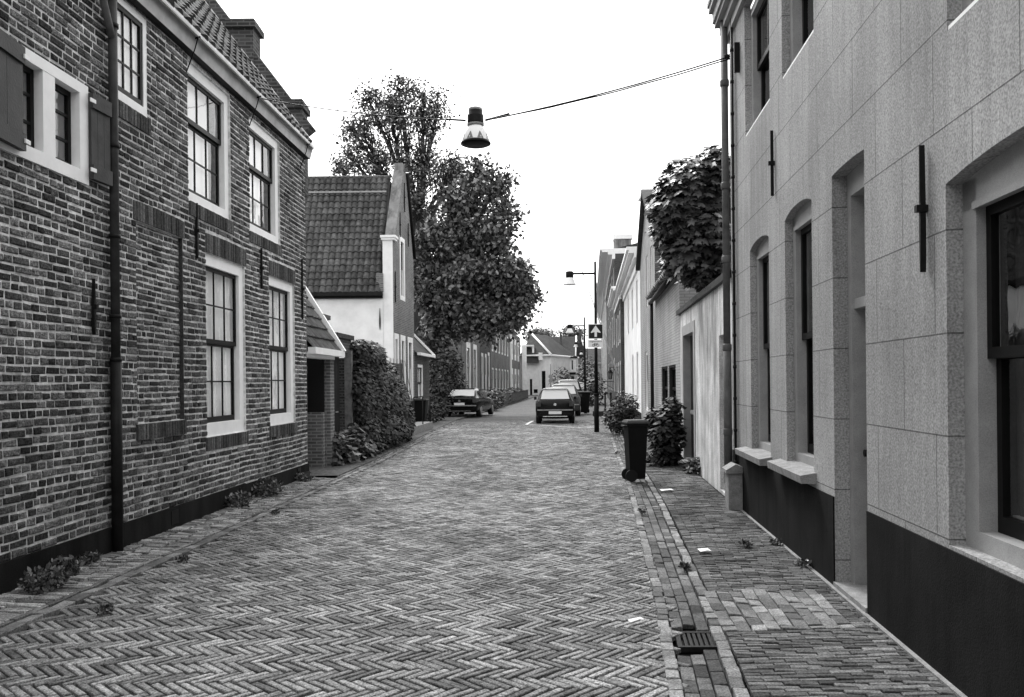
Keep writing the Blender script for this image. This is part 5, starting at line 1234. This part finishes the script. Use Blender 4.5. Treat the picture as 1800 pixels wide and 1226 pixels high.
# ================================================================ small things near
gr=thing('drain_grate',(1.2,5.62,0),'rectangular iron drain grate set in the gutter channel','drain')
import mathutils
gf=Fr((1.235,5.62),(1,-.02),(.12,1))
b=MB(); ring(b,gf,-.165,.165,-.16,.16,.028,-.16,.16) if False else None
def gbox(x0,x1,y0,y1,z0,z1): b.fbox(gf,x0,x1,y0,y1,z0,z1)
gbox(-.17,.17,-.17,-.14,-.04,.0); gbox(-.17,.17,.14,.17,-.04,.0); gbox(-.17,-.14,-.14,.14,-.04,.0); gbox(.14,.17,-.14,.14,-.04,.0); b.build('grate_frame',M['darkpipe'],gr)
b=MB()
for i in range(8): gbox(-.122+i*.033,-.102+i*.033,-.14,.14,-.03,-.003)
b.build('grate_bars',M['darkpipe'],gr)
b=MB(); gbox(-.17,.17,-.17,.17,-.04,-.032); b.build('pit',M['room'],gr)
def paper(px,py,w_,h_,rz,label,z=.045):
    p=G(px,py,z); ca,sa=math.cos(rz),math.sin(rz); b=MB()
    P=[(-w_,-h_,.0),(w_*.2,-h_*1.1,.012),(w_,-h_,.004),(w_*.9,h_,.014),(-w_*.1,h_*1.05,.003),(-w_,h_,.010)]
    b.poly([(p.x+a*ca-c_*sa,p.y+a*sa+c_*ca,z+k_) for a,c_,k_ in P]); o=b.build('litter',M['paper']); tag(o,label,'litter','scraps of litter on the ground')
paper(1238,968,.055,.05,.1,'white scrap of paper on the pavement before the pale brick patch')
paper(1172,862,.10,.05,.2,'white scrap of paper on the pavement near the black bin')
paper(1118,1091,.06,.018,.5,'thin pale leaf scrap on the herringbone near the drain grate',.03)
paper(1000,1030,.03,.02,.7,'tiny white scrap in the middle of the herringbone road',.03) if False else None
def weed(p,r,n,label,size=.036):
    T=thing('weed',p,label,'weed','weeds in the paving'); C,d_=ell((p[0],p[1],p[2]+r*.4),(r,r*1.3,r*.55),n,0); C[:,2]=np.maximum(C[:,2],p[2]+.005)
    leaves('foliage',C,size,DIAM,M['leafc'],T,droop=-.6,up=.2)
weed(tuple(LF.P(7.0,.25,.05)),.17,420,'weed clump on the sloping strip at the lower left corner',.045)
weed(tuple(LF.P(7.5,.12,.06)),.14,260,'leafy weed against the plinth left of the drainpipe',.05)
weed(tuple(LF.P(7.95,.10,.06)),.10,160,'small weed against the plinth just left of the drainpipe foot',.04)
weed(tuple(LF.P(11.6,.12,.05)),.20,320,'weed tuft against the plinth below the nearer lower sash window',.05)
weed(tuple(LF.P(12.7,.12,.05)),.26,500,'biggest weed tuft on the strip between the two lower sash windows',.055)
weed(tuple(LF.P(14.6,.14,.05)),.16,220,'weed tuft near the far corner of the long brick house',.05)
weed(tuple(RF.P(8.6,.10,.03)),.06,90,'weed at the foot of the grey house between its two arched windows',.035)
weed(tuple(RF.P(7.6,.08,.03)),.065,110,'weed clump by the wall just beyond the grey house door',.035)
g_=G(1330,962,.03); weed((g_.x-.1,g_.y,.04),.05,60,'tiny weed sprouting in the dark pavement bricks',.04)
for i,(px,py,lb) in enumerate(((320,990,'flat moss tuft in the road beside the left kerb'),(185,1080,'moss tuft in the road at the lower left'),(485,905,'moss tuft in the road close to the middle of the left kerb'))):
    q_=G(px,py); weed((q_.x,q_.y,.01),.055,90,lb,.03)

for i,(px,py,lb) in enumerate(((1130,905,'moss tuft at the near end of the gutter channel by the bin'),(1205,1005,'grass tuft between gutter channel and dark pavement'),(1085,800,'weeds along the road edge just left of the black bin'))):
    q_=G(px,py); weed((q_.x,q_.y,.02),.05,80,lb,.035)
